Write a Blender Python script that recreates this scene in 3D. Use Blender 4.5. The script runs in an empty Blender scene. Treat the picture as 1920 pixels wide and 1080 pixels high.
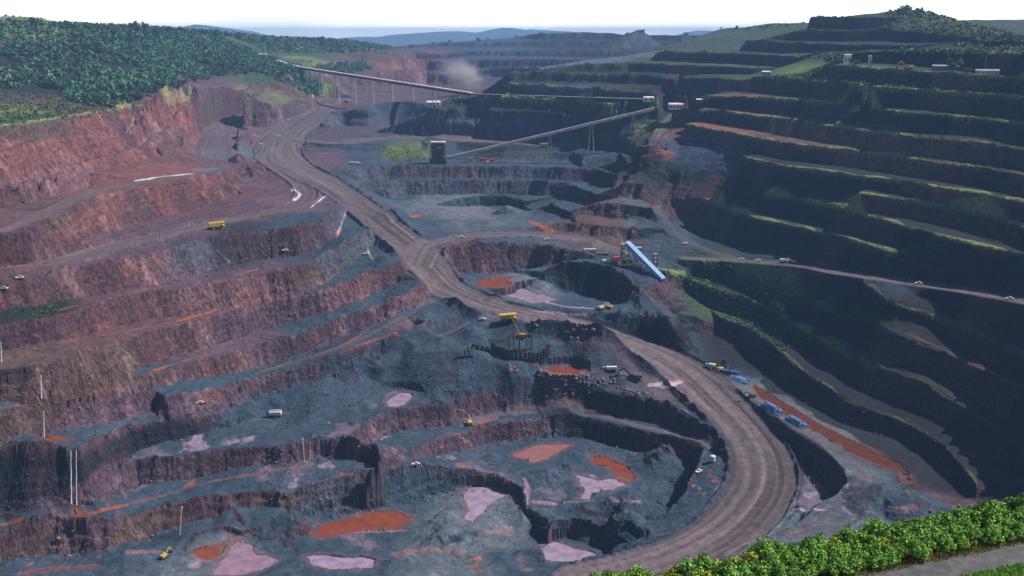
import bpy, bmesh, math, random
import numpy as np
from mathutils import Vector, Matrix
from mathutils.geometry import delaunay_2d_cdt
random.seed(7); rng = np.random.default_rng(7)
C = bpy.context.scene.collection
SC = bpy.context.scene
rad = math.radians

# ---------------------------------------------------------------- camera
F = 1884.0                         # focal length in photo pixels (1920 wide)
PITCH = math.atan((540-60)/F)
SP, CP = math.sin(PITCH), math.cos(PITCH)
cam_d = bpy.data.cameras.new('camera'); cam = bpy.data.objects.new('camera', cam_d); C.objects.link(cam)
cam_d.sensor_width = 36; cam_d.lens = 36*F/1920
cam_d.clip_start = 0.5; cam_d.clip_end = 90000
cam.location = (0, 0, 0); cam.rotation_euler = (math.pi/2-PITCH, 0, 0)
SC.camera = cam

# ---------------------------------------------------------------- sky, sun, exposure
SUN_EL, SUN_AZ = rad(47), rad(8)   # azimuth counter-clockwise from +x
w = bpy.data.worlds.new('World'); SC.world = w; w.use_nodes = True
nt = w.node_tree; nt.nodes.clear()
out = nt.nodes.new('ShaderNodeOutputWorld'); bg = nt.nodes.new('ShaderNodeBackground')
sky = nt.nodes.new('ShaderNodeTexSky'); sky.sky_type = 'NISHITA'; sky.sun_disc = False
sky.sun_elevation = SUN_EL; sky.sun_rotation = math.pi/2-SUN_AZ; sky.altitude = 600; sky.air_density = 1.0; sky.dust_density = 1.2
SKY_K = 0.05
bg.inputs['Strength'].default_value = SKY_K
# bright thin cloud veil near the horizon
tc = nt.nodes.new('ShaderNodeTexCoord'); sx = nt.nodes.new('ShaderNodeSeparateXYZ')
nt.links.new(tc.outputs['Generated'], sx.inputs[0])
mr = nt.nodes.new('ShaderNodeMapRange'); mr.inputs['From Min'].default_value = 0.05; mr.inputs['From Max'].default_value = 0.16
mr.inputs['To Min'].default_value = 1.0; mr.inputs['To Max'].default_value = 0.0
ab = nt.nodes.new('ShaderNodeMath'); ab.operation = 'ABSOLUTE'; nt.links.new(sx.outputs['Z'], ab.inputs[0]); nt.links.new(ab.outputs[0], mr.inputs['Value'])
nz = nt.nodes.new('ShaderNodeTexNoise'); nz.inputs['Scale'].default_value = 5; nz.inputs['Detail'].default_value = 5
mp = nt.nodes.new('ShaderNodeMapping'); mp.inputs['Scale'].default_value = (1, 1, 7)
nt.links.new(tc.outputs['Generated'], mp.inputs[0]); nt.links.new(mp.outputs[0], nz.inputs['Vector'])
nr = nt.nodes.new('ShaderNodeMapRange'); nr.inputs['From Min'].default_value = 0.35; nr.inputs['From Max'].default_value = 0.6
nr.inputs['To Min'].default_value = 0.72; nr.inputs['To Max'].default_value = 1.0
nt.links.new(nz.outputs['Fac'], nr.inputs['Value'])
mm = nt.nodes.new('ShaderNodeMath'); mm.operation = 'MULTIPLY'
nt.links.new(mr.outputs[0], mm.inputs[0]); nt.links.new(nr.outputs[0], mm.inputs[1])
mx = nt.nodes.new('ShaderNodeMix'); mx.data_type = 'RGBA'
nt.links.new(mm.outputs[0], mx.inputs['Factor']); nt.links.new(sky.outputs[0], mx.inputs[6])
WV = 28.0
mx.inputs[7].default_value = (WV*0.95, WV*1.0, WV*1.0, 1)
nt.links.new(mx.outputs[2], bg.inputs['Color']); nt.links.new(bg.outputs[0], out.inputs['Surface'])

sd = bpy.data.lights.new('sun', 'SUN'); sd.energy = 5.0; sd.angle = rad(0.5); sd.color = (1.0, 0.93, 0.86)
sun = bpy.data.objects.new('sun', sd); C.objects.link(sun)
sdir = Vector((math.cos(SUN_EL)*math.cos(SUN_AZ), math.cos(SUN_EL)*math.sin(SUN_AZ), math.sin(SUN_EL)))
sun.rotation_euler = sdir.to_track_quat('Z', 'Y').to_euler()
SC.view_settings.view_transform = 'Standard'; SC.view_settings.look = 'None'
SC.view_settings.exposure = 0.35; SC.view_settings.gamma = 1.0
SC.cycles.volume_bounces = 0; SC.cycles.max_bounces = 5; SC.cycles.diffuse_bounces = 2
SC.cycles.volume_step_rate = 4; SC.cycles.volume_max_steps = 64

# ---------------------------------------------------------------- measuring helpers
def sv(v): return SP+(v-540)/F*CP
def P(u, v, d):                     # the point seen at (u,v) that lies d metres below the viewpoint
    t = d/sv(v); X = (u-960)/F; Y = (v-540)/F
    return (t*X, t*(CP-Y*SP), -d)
def PT(u, v, t):
    X = (u-960)/F; Y = (v-540)/F
    return (t*X, t*(CP-Y*SP), -t*sv(v))
def proj(x, y, z):
    dep = y*CP-z*SP; up = y*SP+z*CP
    return 960+F*x/dep, 540-F*up/dep
def tag(o, label=None, cat=None, group=None, kind=None):
    if label: o['label'] = label
    if cat: o['category'] = cat
    if group: o['group'] = group
    if kind: o['kind'] = kind
    return o

# ---------------------------------------------------------------- noise
def smooth01(x): x = np.clip(x, 0, 1); return x*x*(3-2*x)
def _h(ix, iy, seed):
    h = (ix.astype(np.int64)*374761393+iy.astype(np.int64)*668265263+seed*974634777) & 0xffffffff
    h = ((h ^ (h >> 13))*1274126177) & 0xffffffff
    h = (h ^ (h >> 16))
    return (h & 0xffff).astype(np.float32)/65535.0
def vn(x, y, seed=0):               # value noise, -1..1
    fx = np.floor(x); fy = np.floor(y); a = (x-fx).astype(np.float32); b = (y-fy).astype(np.float32)
    a = a*a*(3-2*a); b = b*b*(3-2*b)
    return ((_h(fx, fy, seed)*(1-a)+_h(fx+1, fy, seed)*a)*(1-b)+(_h(fx, fy+1, seed)*(1-a)+_h(fx+1, fy+1, seed)*a)*b)*2-1
def fbm(x, y, s, o=3, seed=0, g=0.5):
    r = 0; amp = 1; tot = 0
    for k in range(o):
        c, sn = math.cos(k*1.1+seed), math.sin(k*1.1+seed)
        r = r+amp*vn((x*c-y*sn)/s, (x*sn+y*c)/s, seed*13+k); tot += amp; amp *= g; s *= 0.5
    return r/tot

# ---------------------------------------------------------------- fan-shaped ground lattice (finer near, coarser far)
def build_axis():
    th = np.concatenate([np.linspace(rad(-62), rad(-30.2), 50)[:-1], np.linspace(rad(-30.2), rad(30.2), 1020), np.linspace(rad(30.2), rad(62), 50)[1:]])
    rr = [7.0]
    while rr[-1] < 13500:
        r = rr[-1]
        k = .012 if r < 300 else .005 if r < 490 else .0015 if r < 900 else .0018 if r < 1300 else .0022 if r < 2200 else .004 if r < 3300 else .02
        rr.append(r*(1+k))
    return th, np.array(rr)
TH, RR = build_axis(); NJ, NI = len(RR), len(TH)
GX = (RR[:, None]*np.sin(TH)[None, :]); GY = (RR[:, None]*np.cos(TH)[None, :])
def idx(x, y):
    return np.interp(np.arctan2(x, y), TH, np.arange(NI)), np.interp(np.hypot(x, y), RR, np.arange(NJ))
def samp(A, x, y):
    i, j = idx(x, y); i0 = np.clip(i.astype(int), 0, NI-2); j0 = np.clip(j.astype(int), 0, NJ-2); a = i-i0; b = j-j0
    return (A[j0, i0]*(1-a)+A[j0, i0+1]*a)*(1-b)+(A[j0+1, i0]*(1-a)+A[j0+1, i0+1]*a)*b

# ---------------------------------------------------------------- survey lines of the pit: crests, toes, spot levels
PTS = []          # (x,y,z)
TOES = []
CREST = []        # kept for the grass along the bench lips
def dens(pl, k=0.0055, mn=2.5):
    outp = []
    for a, b in zip(pl[:-1], pl[1:]):
        a = np.array(a); b = np.array(b); L = np.hypot(*(b-a)[:2]); st = max(mn, k*np.hypot(*a[:2])); n = max(1, int(L/st))
        for q in range(n): outp.append(a+(b-a)*q/n)
    outp.append(np.array(pl[-1])); return outp
def ext(pl, px):
    pl = [np.array(p, float) for p in pl]
    if px[0][0] <= 0:
        d = pl[0]-pl[1]; d = d/np.linalg.norm(d[:2]); pl.insert(0, pl[0]+d*np.array([220, 220, 0]))
    if px[-1][0] >= 1919:
        d = pl[-1]-pl[-2]; d = d/np.linalg.norm(d[:2]); pl.append(pl[-1]+d*np.array([220, 220, 0]))
    return pl
def line(px, mode='d'):
    pl = [P(*p) if mode == 'd' else PT(*p) for p in px]
    pl = ext(pl, px); PTS.extend(dens(pl)); return pl
def face(px, dn, k=0.5, side=1, grass=0, mode='d', back=0.0):
    """a crest line and the toe of the face below it; dn = level of the toe, one number or one per point"""
    pl = [P(*p) if mode == 'd' else PT(*p) for p in px]; n0 = len(pl)
    pl = ext(pl, px)
    if not hasattr(dn, '__len__'): dn = [dn]*n0
    dn = list(np.interp(np.linspace(0, 1, n0), np.linspace(0, 1, len(dn)), dn)) if len(dn) != n0 else list(dn)
    if px[0][0] <= 0: dn.insert(0, dn[0])
    if px[-1][0] >= 1919: dn.append(dn[-1])
    D = dens(pl); PTS.extend(D)
    # toe, by arc position
    seg = [0]
    for a, b in zip(pl[:-1], pl[1:]): seg.append(seg[-1]+np.hypot(*(np.array(b)-np.array(a))[:2]))
    D = np.array(D); s = np.concatenate([[0], np.cumsum(np.hypot(*np.diff(D[:, :2], axis=0).T))])
    dz = np.interp(s/s[-1], np.array(seg)/seg[-1], dn)
    tx = np.gradient(D[:, 0]); ty = np.gradient(D[:, 1])
    ker = np.ones(7)/7
    tx = np.convolve(np.pad(tx, 3, 'edge'), ker, 'valid'); ty = np.convolve(np.pad(ty, 3, 'edge'), ker, 'valid')
    ln = np.hypot(tx, ty)+1e-9; nx, ny = ty/ln*side, -tx/ln*side
    h = np.maximum(dz+D[:, 2], 0)
    toe = np.stack([D[:, 0]+nx*h*k, D[:, 1]+ny*h*k, -dz], 1)
    mid = np.stack([D[:, 0]+nx*h*k*.35, D[:, 1]+ny*h*k*.35, D[:, 2]-h*.5], 1)
    ok = h > 1.0
    TOES.append(toe[ok]); PTS.extend(list(toe[ok])); PTS.extend(list(mid[ok & (h > 8)]))
    CREST.append((D, grass, np.stack([-nx, -ny], 1)))
    return pl
def pts(*a):
    for p in a: PTS.append(P(*p))
def tpts(*a):
    for p in a: PTS.append(PT(*p))
exec(r'''
# right wall, from the top bench down
face([(1520,34,1420),(1590,33,1350),(1655,33,1290)],[-2,-2,-2],.3,mode='t',grass=1)
tpts((1505,66,1470),(1560,37,1480),(1640,35,1430),(1500,75,1620),(1455,84,1560),(1385,97,1600),(1440,80,1750),(1350,95,1850),(1215,112,1620),(1180,104,1900),(1080,128,1620),(1060,118,1900),(1560,60,1700),(1620,60,1750))
face([(1482,62,1400),(1520,56,1360),(1660,56,1240),(1720,59,1180),(1800,66,1110),(1850,77,1040)],[12,12,12,12,12,12],.4,mode='t',grass=1)
tpts((1700,16,1340),(1740,23,1335),(1780,34,1320),(1840,54,1300),(1900,68,1280),(1960,80,1250),(2060,90,1250),(1672,29,1310),(1700,32,1280),(1760,43,1230),(1800,54,1190),(1850,66,1130),(1900,75,1070),(2000,85,1040))
tpts((1700,24,1500),(1800,50,1500),(1950,75,1500),(1920,84,930),(2020,88,900))
face([(1860,77,1010),(1890,76,1000),(1940,79,960)],[18,18],.4,mode='t')
face([(1400,76,12),(1440,76,11.5),(1480,79,13),(1560,82,13.5),(1700,84,13.8)],[27,27,28,22,18.5],.4,grass=1)
face([(1612,98,20.5),(1700,96,18.5),(1780,98,18.5),(1840,101,18.8),(1920,104,19)],[31,31,33,34,35.5],.45,grass=3)
face([(1236,96,28),(1390,100,28),(1500,106,29)],42.5,.45,grass=1)
face([(1560,120,32),(1590,123,32),(1680,129,33.5),(1760,137,35),(1920,145,36.2)],[46,46.5,47.5,48.5,50],.42,grass=2)
face([(1095,119,44.5),(1180,118,43.5),(1300,122,43),(1415,127,43)],[55.5,55.5,54.5,51],.45,grass=1)
face([(1418,143,49),(1500,148,48),(1560,153,47.5),(1640,161,48),(1740,168,49),(1920,180,50)],[66,66,65,66,66,68],.42,grass=2)
face([(958,136,57),(1050,137,57),(1200,141,57),(1330,146,56),(1400,150,56)],[69,69,69,67],.45,grass=1)
face([(952,156,69),(1067,163,69),(1207,171,69),(1280,176,69),(1350,179,69),(1460,184,67),(1560,191,66),(1620,198,67),(1680,208,67),(1740,213,67),(1840,220,68),(1920,231,69)],83,.45,grass=2)
face([(850,176,85),(920,180,85),(1080,189,85),(1170,198,85),(1230,199,85)],[99,100,100,98],.5,grass=3)
face([(1300,205,83),(1355,207,83),(1420,216,84),(1480,222,84),(1530,232,85),(1620,243,85),(1700,252,84),(1800,261,84),(1920,278,85)],[96,98,99,100,100,100,100,100,100],.45,grass=2)
face([(808,201,101),(930,206,101),(1000,210,101),(1130,220,101),(1205,224,101)],[115,116,116,112],.5,grass=1)
face([(1285,230,96),(1298,235,97.5),(1360,245,98),(1420,257,100),(1500,270,100),(1620,283,101),(1740,300,101),(1840,313,101),(1920,327,101)],[114,114,114,115,115,115,115,115,115],.42,grass=2)
face([(880,226,118),(1000,238,118),(1060,240,118),(1130,246,117),(1180,262,120),(1195,280,122)],[138,138,138,136,130],.5,grass=1)
face([(1395,293,113),(1460,308,116),(1540,318,116),(1600,327,116),(1700,339,116),(1760,350,116),(1840,361,116),(1920,377,116)],[127,128,126,126,127,129,129,129],.42,grass=2)
face([(1610,360,126),(1717,375,127),(1790,390,129),(1860,403,130),(1920,424,130)],[140,141,142,143,143],.42,grass=2)
face([(1440,364,141),(1500,374,141),(1560,388,142),(1640,405,141),(1700,423,142),(1760,440,143),(1860,465,144),(1920,477,144)],157,.5,grass=2)
face([(1330,377,158),(1370,393,159),(1440,413,159),(1500,425,159),(1560,440,159),(1630,458,159),(1700,481,159),(1780,498,159),(1860,516,159),(1920,537,159)],[186,186,185,182,179,176,173,170,168,166],.62,grass=2)
line([(1250,350,150),(1232,385,165),(1260,430,177),(1330,470,186)])
line([(1290,483,190),(1390,489,188),(1500,497,184),(1620,518,178),(1720,531,175),(1820,546,171),(1920,564,166)])
face([(1620,526,178),(1660,560,182),(1710,580,185),(1780,606,189),(1840,631,190),(1920,672,192)],[182,186,192,195,199,202],.5,grass=1)
face([(1300,490,191),(1340,495,193),(1400,516,198),(1460,540,201),(1520,568,203),(1600,600,202),(1680,627,198),(1760,656,199.5),(1830,690,203.5),(1920,737,207)],[204,206,212,216,217,217,213,214,219,224],.5,grass=4)
face([(1245,508,194),(1280,518,200),(1340,540,206),(1410,563,212),(1450,581,215),(1500,615,218),(1540,638,220),(1600,666,220),(1650,691,218),(1720,711,216),(1780,748,221),(1850,795,226),(1920,850,229)],[203,212,222,227,229,231,232,233,233,232,234,237,240],.5,grass=3)
face([(1350,594,222),(1400,612,226),(1440,637,228),(1500,692,232),(1600,757,235),(1700,792,237),(1770,837,238),(1830,905,240)],[236,242,245,246,247,247,248,248],.5,grass=1)
line([(1255,560,210),(1285,620,230),(1310,668,242),(1350,698,245),(1405,705,246),(1500,765,246.5),(1600,820,247),(1690,882,248),(1708,912,249),(1740,950,250),(1830,935,247),(1900,900,243)])
face([(1335,722,245.5),(1345,727,246),(1400,742,246),(1440,766,246.5),(1540,832,247),(1585,880,247.5),(1590,905,248),(1565,925,249)],[248,252,257,259,262,263,263,260],.55,grass=0)
# haul road edges
line([(1340,720,247),(1400,790,256),(1480,860,260),(1498,920,262),(1480,955,263)])
line([(1500,945,260),(1500,1000,262),(1400,1035,264),(1300,1070,266)])
pts((1600,950,250),(1650,990,252),(1550,980,255),(1540,1010,257),(1450,1020,262),(1700,970,250),(1620,970,251),(1760,960,249),(1850,930,246),(1620,915,249.5),(1650,925,252),(1680,930,252))
# main road centre line levels
line([(620,190,125),(600,215,131),(560,235,138),(525,262,144),(520,290,150),(560,315,152),(620,345,155),(660,375,160),(700,405,165),(740,435,171),(780,463,178),(810,500,190),(850,542,203),(920,572,209),(1000,592,213),(1080,608,219),(1150,632,226),(1220,658,234),(1280,692,242),(1340,745,248),(1400,803,254),(1435,860,258),(1440,920,262),(1380,990,265),(1300,1035,266),(1200,1065,267)])
line([(980,430,177),(900,440,177),(850,448,178),(810,455,179)])
line([(1000,440,180),(1080,447,184),(1150,468,188),(1230,478,189)])
# left haul road
line([(500,296,150),(540,325,154),(575,350,157),(572,375,157),(540,390,157),(480,405,157),(400,420,157),(300,448,157),(200,468,158),(110,490,158),(0,512,160)])
face([(0,535,159),(60,523,158),(150,500,158),(240,485,158),(330,464,158),(430,441,158),(500,431,157),(560,426,156),(600,420,156),(635,385,156)],[174,175,177,178,179,179,178,177,172,164],.55,grass=0)
face([(0,612,176),(110,595,177),(200,568,179),(290,549,180),(420,531,181),(500,508,178),(545,503,177),(600,481,174),(650,451,168),(690,430,165)],[190,191,195,197,198,198,197,192,184,176],.5)
face([(0,692,192),(60,688,192),(100,680,192),(150,664,192),(230,640,196),(300,621,199),(400,596,200),(500,572,201),(600,546,195),(680,516,188),(740,498,184)],[209,210,211,212,214,216,217,217,210,203,196],.5)
face([(240,706,215),(300,701,218),(400,673,219),(480,649,219),(560,626,216),(640,596,211),(720,571,206),(785,548,198),(803,522,193)],[223,225,230,233,229,224,217,208,203],.45)
face([(0,775,211),(110,760,216),(240,740,224),(292,735,226),(308,745,227)],[225,229,235,238,236],.45)
face([(325,748,229),(400,735,232),(480,711,234),(560,691,231),(640,666,226),(740,633,219),(800,606,214)],[238,243,244,241,236,228,217],.5)
face([(712,692,236),(740,685,234),(790,680,233),(850,677,233),(900,680,234),(940,688,236),(962,705,240)],[245,248,250,250,250,249,246],1.1)
pts((800,655,231),(760,655,232),(870,660,231),(830,640,227),(780,632,224),(900,665,232),(930,655,230))
line([(640,650,222),(740,602,214),(800,563,208),(835,548,204)])
face([(0,835,226),(60,830,226),(110,836,229),(125,842,230),(150,842,231),(165,830,232),(200,815,235),(240,800,238),(280,795,240),(340,790,242),(400,783,245),(425,790,248)],[262,262,263,263,264,264,255,252,252,252,252,252],.35)
face([(215,872,251),(250,862,253),(330,858,254),(420,845,253),(500,838,252),(560,830,251),(596,823,250)],[268,268,267,265,262,261,260],.4)
face([(598,822,250),(640,820,250),(700,835,251),(712,852,252),(705,870,254),(690,884,258)],[262,263,263,263,262,261],.2)
face([(0,1000,265),(100,985,266),(200,985,267),(300,950,268),(400,935,267),(500,920,266),(542,925,266),(600,905,265),(650,899,265),(720,888,265),(800,872,267),(850,878,271),(930,890,275),(975,915,277),(985,955,281)],[279,280,280,281,279,271,274,280,283,284,284,284,283,283,283],.55)
line([(0,975,263.5),(140,962,264),(280,930,268),(400,903,266),(500,884,263),(590,869,262),(660,885,262.5),(740,882,264),(795,868,265.5)])
face([(680,800,251),(740,768,251),(790,760,251),(840,756,251),(850,742,250.5),(930,733,250),(1000,729,250),(1100,734,250),(1200,746,250),(1250,756,251),(1310,792,253),(1345,822,255)],[261,264,265,265,265,265,265,265,265,264,264,262],.45)
face([(770,848,266),(800,830,266),(850,815,266),(880,806,266),(900,796,266),(1030,783,266),(1100,786,266),(1200,809,266),(1270,826,266),(1312,838,264),(1318,852,263),(1300,890,264),(1280,930,266),(1250,960,269)],[270,274,277,278,278,278,278,278,278,278,278,279,280,280],.5)
line([(1375,850,258),(1370,900,260),(1350,930,262),(1290,965,265),(1220,1000,270),(1180,985,276)])
face([(1030,993,282),(1080,985,281.5),(1130,992,281.5),(1158,1008,282),(1160,1028,283),(1130,1043,284)],[291,291,291,291,291,290],.3)
pts((1060,1035,291),(1020,1030,290),(1050,1062,285),(980,1050,285),(900,1060,284),(1000,1075,283),(700,1060,284),(500,1040,282),(400,1060,282),(200,1070,281),(600,1010,283),(850,1000,283),(930,960,283),(1100,940,280),(1180,930,280),(1000,860,278),(1100,880,279),(900,850,277.5),(800,940,284),(680,985,283.5),(560,1070,283),(300,1030,281),(1150,1070,275),(1050,1079,280))
# shelf left of the mound, mound, building yard
pts((500,775,251),(600,740,243),(560,800,251.5),(650,780,251),(740,750,251),(780,745,250.5),(450,765,250),(600,700,237),(650,720,242))
pts((690,702,241),(860,600,216),(800,625,220),(900,615,218),(970,605,215),(1040,600,217))
pts((1060,695,241),(1150,700,243),(1200,715,246),(1250,735,248),(1100,715,243),(990,700,239),(980,680,235))
# lower middle pit
face([(832,492,187),(836,475,183),(850,466,181),(900,457,178.5),(950,455,179),(1000,457,180),(1060,467,182),(1120,478,186)],[190,196,200,202,202,200,193,188],.5)
face([(1023,508,198),(1073,490,190),(1133,496,190),(1167,509,193),(1185,535,200),(1180,560,208)],[206,213,216,217,216,212],.6)
pts((930,518,201),(900,530,203),(950,540,207),(1000,545,209),(1050,572,211),(1000,568,210),(1110,585,214),(1150,470,187),(1200,480,188),(1230,530,198),(1200,540,200),(1100,480,187),(1220,500,192),(870,490,196),(870,520,201))
face([(1130,598,214),(1160,606,216),(1220,621,218),(1270,641,223),(1292,663,232)],[219,225,232,237,240],.5)
pts((1250,590,212),(1200,590,213),(1160,590,214))
# upper middle pit
face([(655,322,151),(700,314,150),(760,312,150),(900,311,150),(1000,312,150),(1085,316,150),(1108,322,152)],[163,163,163,163,163,163,163],.6)
face([(675,346,163),(700,343,163),(760,339,163),(900,337,163),(1000,338,163),(1045,342,163)],[176,178,178,178,178,177],.7)
face([(866,370,178),(900,366,177.5),(950,367,177.5),(984,376,178)],188,.5)
pts((850,398,180),(800,385,179),(780,410,180),(740,375,176),(760,395,178),(930,395,188),(900,400,186),(960,392,187),(930,415,183),(990,410,181),(850,430,183),(800,435,179),(720,350,165),(880,445,178.5),(1000,395,181))
line([(640,318,151),(665,350,160),(700,378,166),(745,410,171),(780,440,176)])
face([(690,268,140),(790,266,140),(800,268,140),(860,266,140),(950,278,140),(1050,277,139)],149,1.6)
face([(948,281,137),(1000,281,137),(1070,282,137),(1095,296,141)],149,.4)
pts((820,300,149),(700,310,150),(1000,308,150),(700,250,140),(800,255,139),(900,258,139),(1000,262,139),(1080,275,140),(600,240,139),(650,245,140),(580,270,145))
face([(1160,287,128),(1175,297,130),(1200,293,126),(1222,280,119)],[146,146,140,130],.6)
face([(1105,313,146),(1130,325,146),(1155,329,145),(1195,302,135)],[160,160,158,150],.6)
face([(1058,344,158),(1090,356,160),(1125,366,160)],172,.6)
face([(1035,381,171),(1070,400,172),(1082,408,173)],178,.7)
face([(1172,341,146),(1210,345,146),(1250,349,149)],[160,160,160],.8)
face([(1120,380,161),(1170,384,161),(1225,390,162)],[173,174,174],.8)
face([(1066,417,174),(1120,424,175),(1180,427,176)],[182,184,186],.8)
line([(1262,205,100),(1240,240,106),(1225,262,112),(1245,275,119),(1262,290,124)])
line([(1290,200,92),(1290,235,103),(1262,300,128)])
# far flats and the stock mound
pts((500,200,121),(440,240,143),(400,290,147),(380,270,147),(460,215,132),(560,200,122),(640,175,120),(700,180,121),(620,200,127),(800,180,120),(840,195,118))
face([(620,240,136),(600,222,128),(640,208,120),(690,200,112),(715,190,106),(760,189,106),(800,194,108),(850,208,116),(905,228,124),(950,245,134)],[141,141,141,140,140,140,140,140,140,140],1.2)
# upper left walls
face([(0,235,78),(100,222,79),(200,208,80),(260,198,87),(330,190,92),(370,187,99),(400,183,99),(480,176,102),(540,178,107)],[92,98,100,98,104,108,112,114,120],.8,grass=2)
face([(0,277,93),(100,270,99),(200,255,101.5),(245,246,105),(250,222,99),(270,215,98)],[121,125,129,131,122,116],1.0)
face([(270,215,98),(330,215,109),(370,208,112),(430,205,118)],[116,126,130,132],.9)
face([(0,357,122),(60,350,126),(130,345,130),(160,340,131)],[134,135,136,135],.9)
line([(0,432,136),(60,410,134),(130,380,132),(180,358,131),(250,345,131),(340,330,132),(410,322,137)])
face([(0,443,136),(60,425,134.5),(130,395,133),(190,368,132),(260,352,131.5),(340,338,132),(410,328,137),(435,314,142),(460,303,148)],[150,153,155,156,156,156,156,156,153],.95)
pts((420,250,144),(450,290,149),(350,312,139))
# forest hill, its upper bench, skyline left
face([(300,172,76),(330,158,72),(400,146,68),(480,142,70),(520,155,82),(560,170,98)],[81,81,87,94,100,108],1.0)
line([(-60,172,64),(0,172,66),(60,160,66),(110,175,72),(150,200,77),(220,192,76),(300,176,78)])
tpts((-250,30,1450),(-100,28,1480),(0,31,1500),(60,32,1520),(85,36,1560),(110,47,1640),(140,52,1700),(200,55,1800),(300,57,2000),(400,63,2250),(500,72,2500),(560,75,2700),(620,76,2900),(690,78,3000),(715,90,3000),(740,95,3100),(775,90,3150),(800,84,3200))
tpts((480,112,2150),(520,110,2300),(560,128,2050),(600,140,2000),(570,150,1950),(640,165,1950),(490,125,1950),(620,120,2300),(690,100,2500),(640,100,2550),(520,130,1900),(590,180,1900),(560,165,1750))
# far left face of the second pit
face([(640,92,2650),(700,92,2700),(725,100,2700),(780,98,2750),(850,104,2700)],[60,70,75,75],.7,mode='t')
face([(690,120,2400),(750,112,2450),(800,112,2500),(860,120,2450)],[88,90,95,98],.7,mode='t')
face([(660,148,2200),(720,135,2250),(800,133,2300),(870,140,2250)],[118,118,118,116],.7,mode='t')
tpts((700,168,2080),(800,170,2080),(880,150,2150),(920,140,2200))
# far benches centre
tpts((830,79,3100),(880,77,3100),(960,71,3100),(1010,62,3000),(1100,60,2950),(1150,62,2900),(1175,58,2800),(1200,54,2750),(1290,51,2700),(1350,53,2500),(1400,50,2400),(1440,44,2300),(1510,43,2100))
face([(840,80,2950),(960,78,2900),(1100,76,2850),(1230,80,2750),(1330,83,2600)],[42,42],.45,mode='t',grass=1)
face([(860,96,2700),(1000,95,2600),(1100,95,2550),(1230,97,2450)],[62,62],.45,mode='t',grass=1)
face([(1000,63,3000),(1150,64,2900),(1300,66,2700),(1395,68,2500)],[22,22],.45,mode='t',grass=1)
face([(900,112,2450),(1000,110,2350),(1110,113,2250)],[84,80],.6,mode='t')
face([(930,126,2200),(980,127,2100),(1060,131,1850)],[95,88],.6,mode='t')
''')
# hidden ground: under and behind the viewpoint hill, behind the skylines
def W(*a): PTS.extend([np.array(p, float) for p in a])
MC = P(830, 662, 232)

# viewpoint hill (camera stands on it): terrace at 30 m below
for x in range(-10, 200, 3):
    yy = 51.2+.34*(min(x, 70)-19); zl = -30 if x > 2 else -30+(x-2)*1.2
    for y in (6, 20, 32, yy-6, yy, yy+4.2): W((x, y, zl))
    W((x, yy+7, zl-4), (x, yy+14, zl-16))
for x in range(-700, 700, 30):
    W((x, 88+max(x, 0)*.2, -75), (x, 130+max(x, 0)*.1, -110), (x, 300, -250), (x, 420, -272 if x < 170 else -262))
for x in range(-700, -15, 30): W((x, 10, -50), (x, 40, -70))
W((-40, 12, -40), (-60, 45, -70))
for x in range(200, 900, 60): W((x, 60, -31), (x, 10, -30))
W((-1200, 3, -60), (1200, 3, -30), (-900, 300, -60), (-1100, 700, 0), (1000, 300, -20), (1000, 700, 0), (900, 1000, 10), (1500, 1600, 30), (-1500, 1600, 40), (-2500, 3000, 40))
for tx, ty, tz in ((-1600, 2600, -20), (-900, 3600, -80), (0, 4200, -120), (800, 3600, -90), (1400, 2600, -40), (2200, 2400, -40), (-500, 3900, -110), (500, 3700, -90)): W((tx, ty, tz))
for a in range(-62, 63, 3):
    A = rad(a)
    for r, z in ((5200, -170), (7000, -190), (9500, -85), (11500, 0), (14000, -100)):
        z2 = z + (70*math.sin(a*.7)+60*math.sin(a*.31+1) if r == 11500 else 50*math.sin(a*1.3) if r == 9500 else 0)
        W((r*math.sin(A), r*math.cos(A), z2))
W((-3000, -5, -60), (3000, -5, -60), (-14500, 10, -200), (14500, 10, -200))

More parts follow.
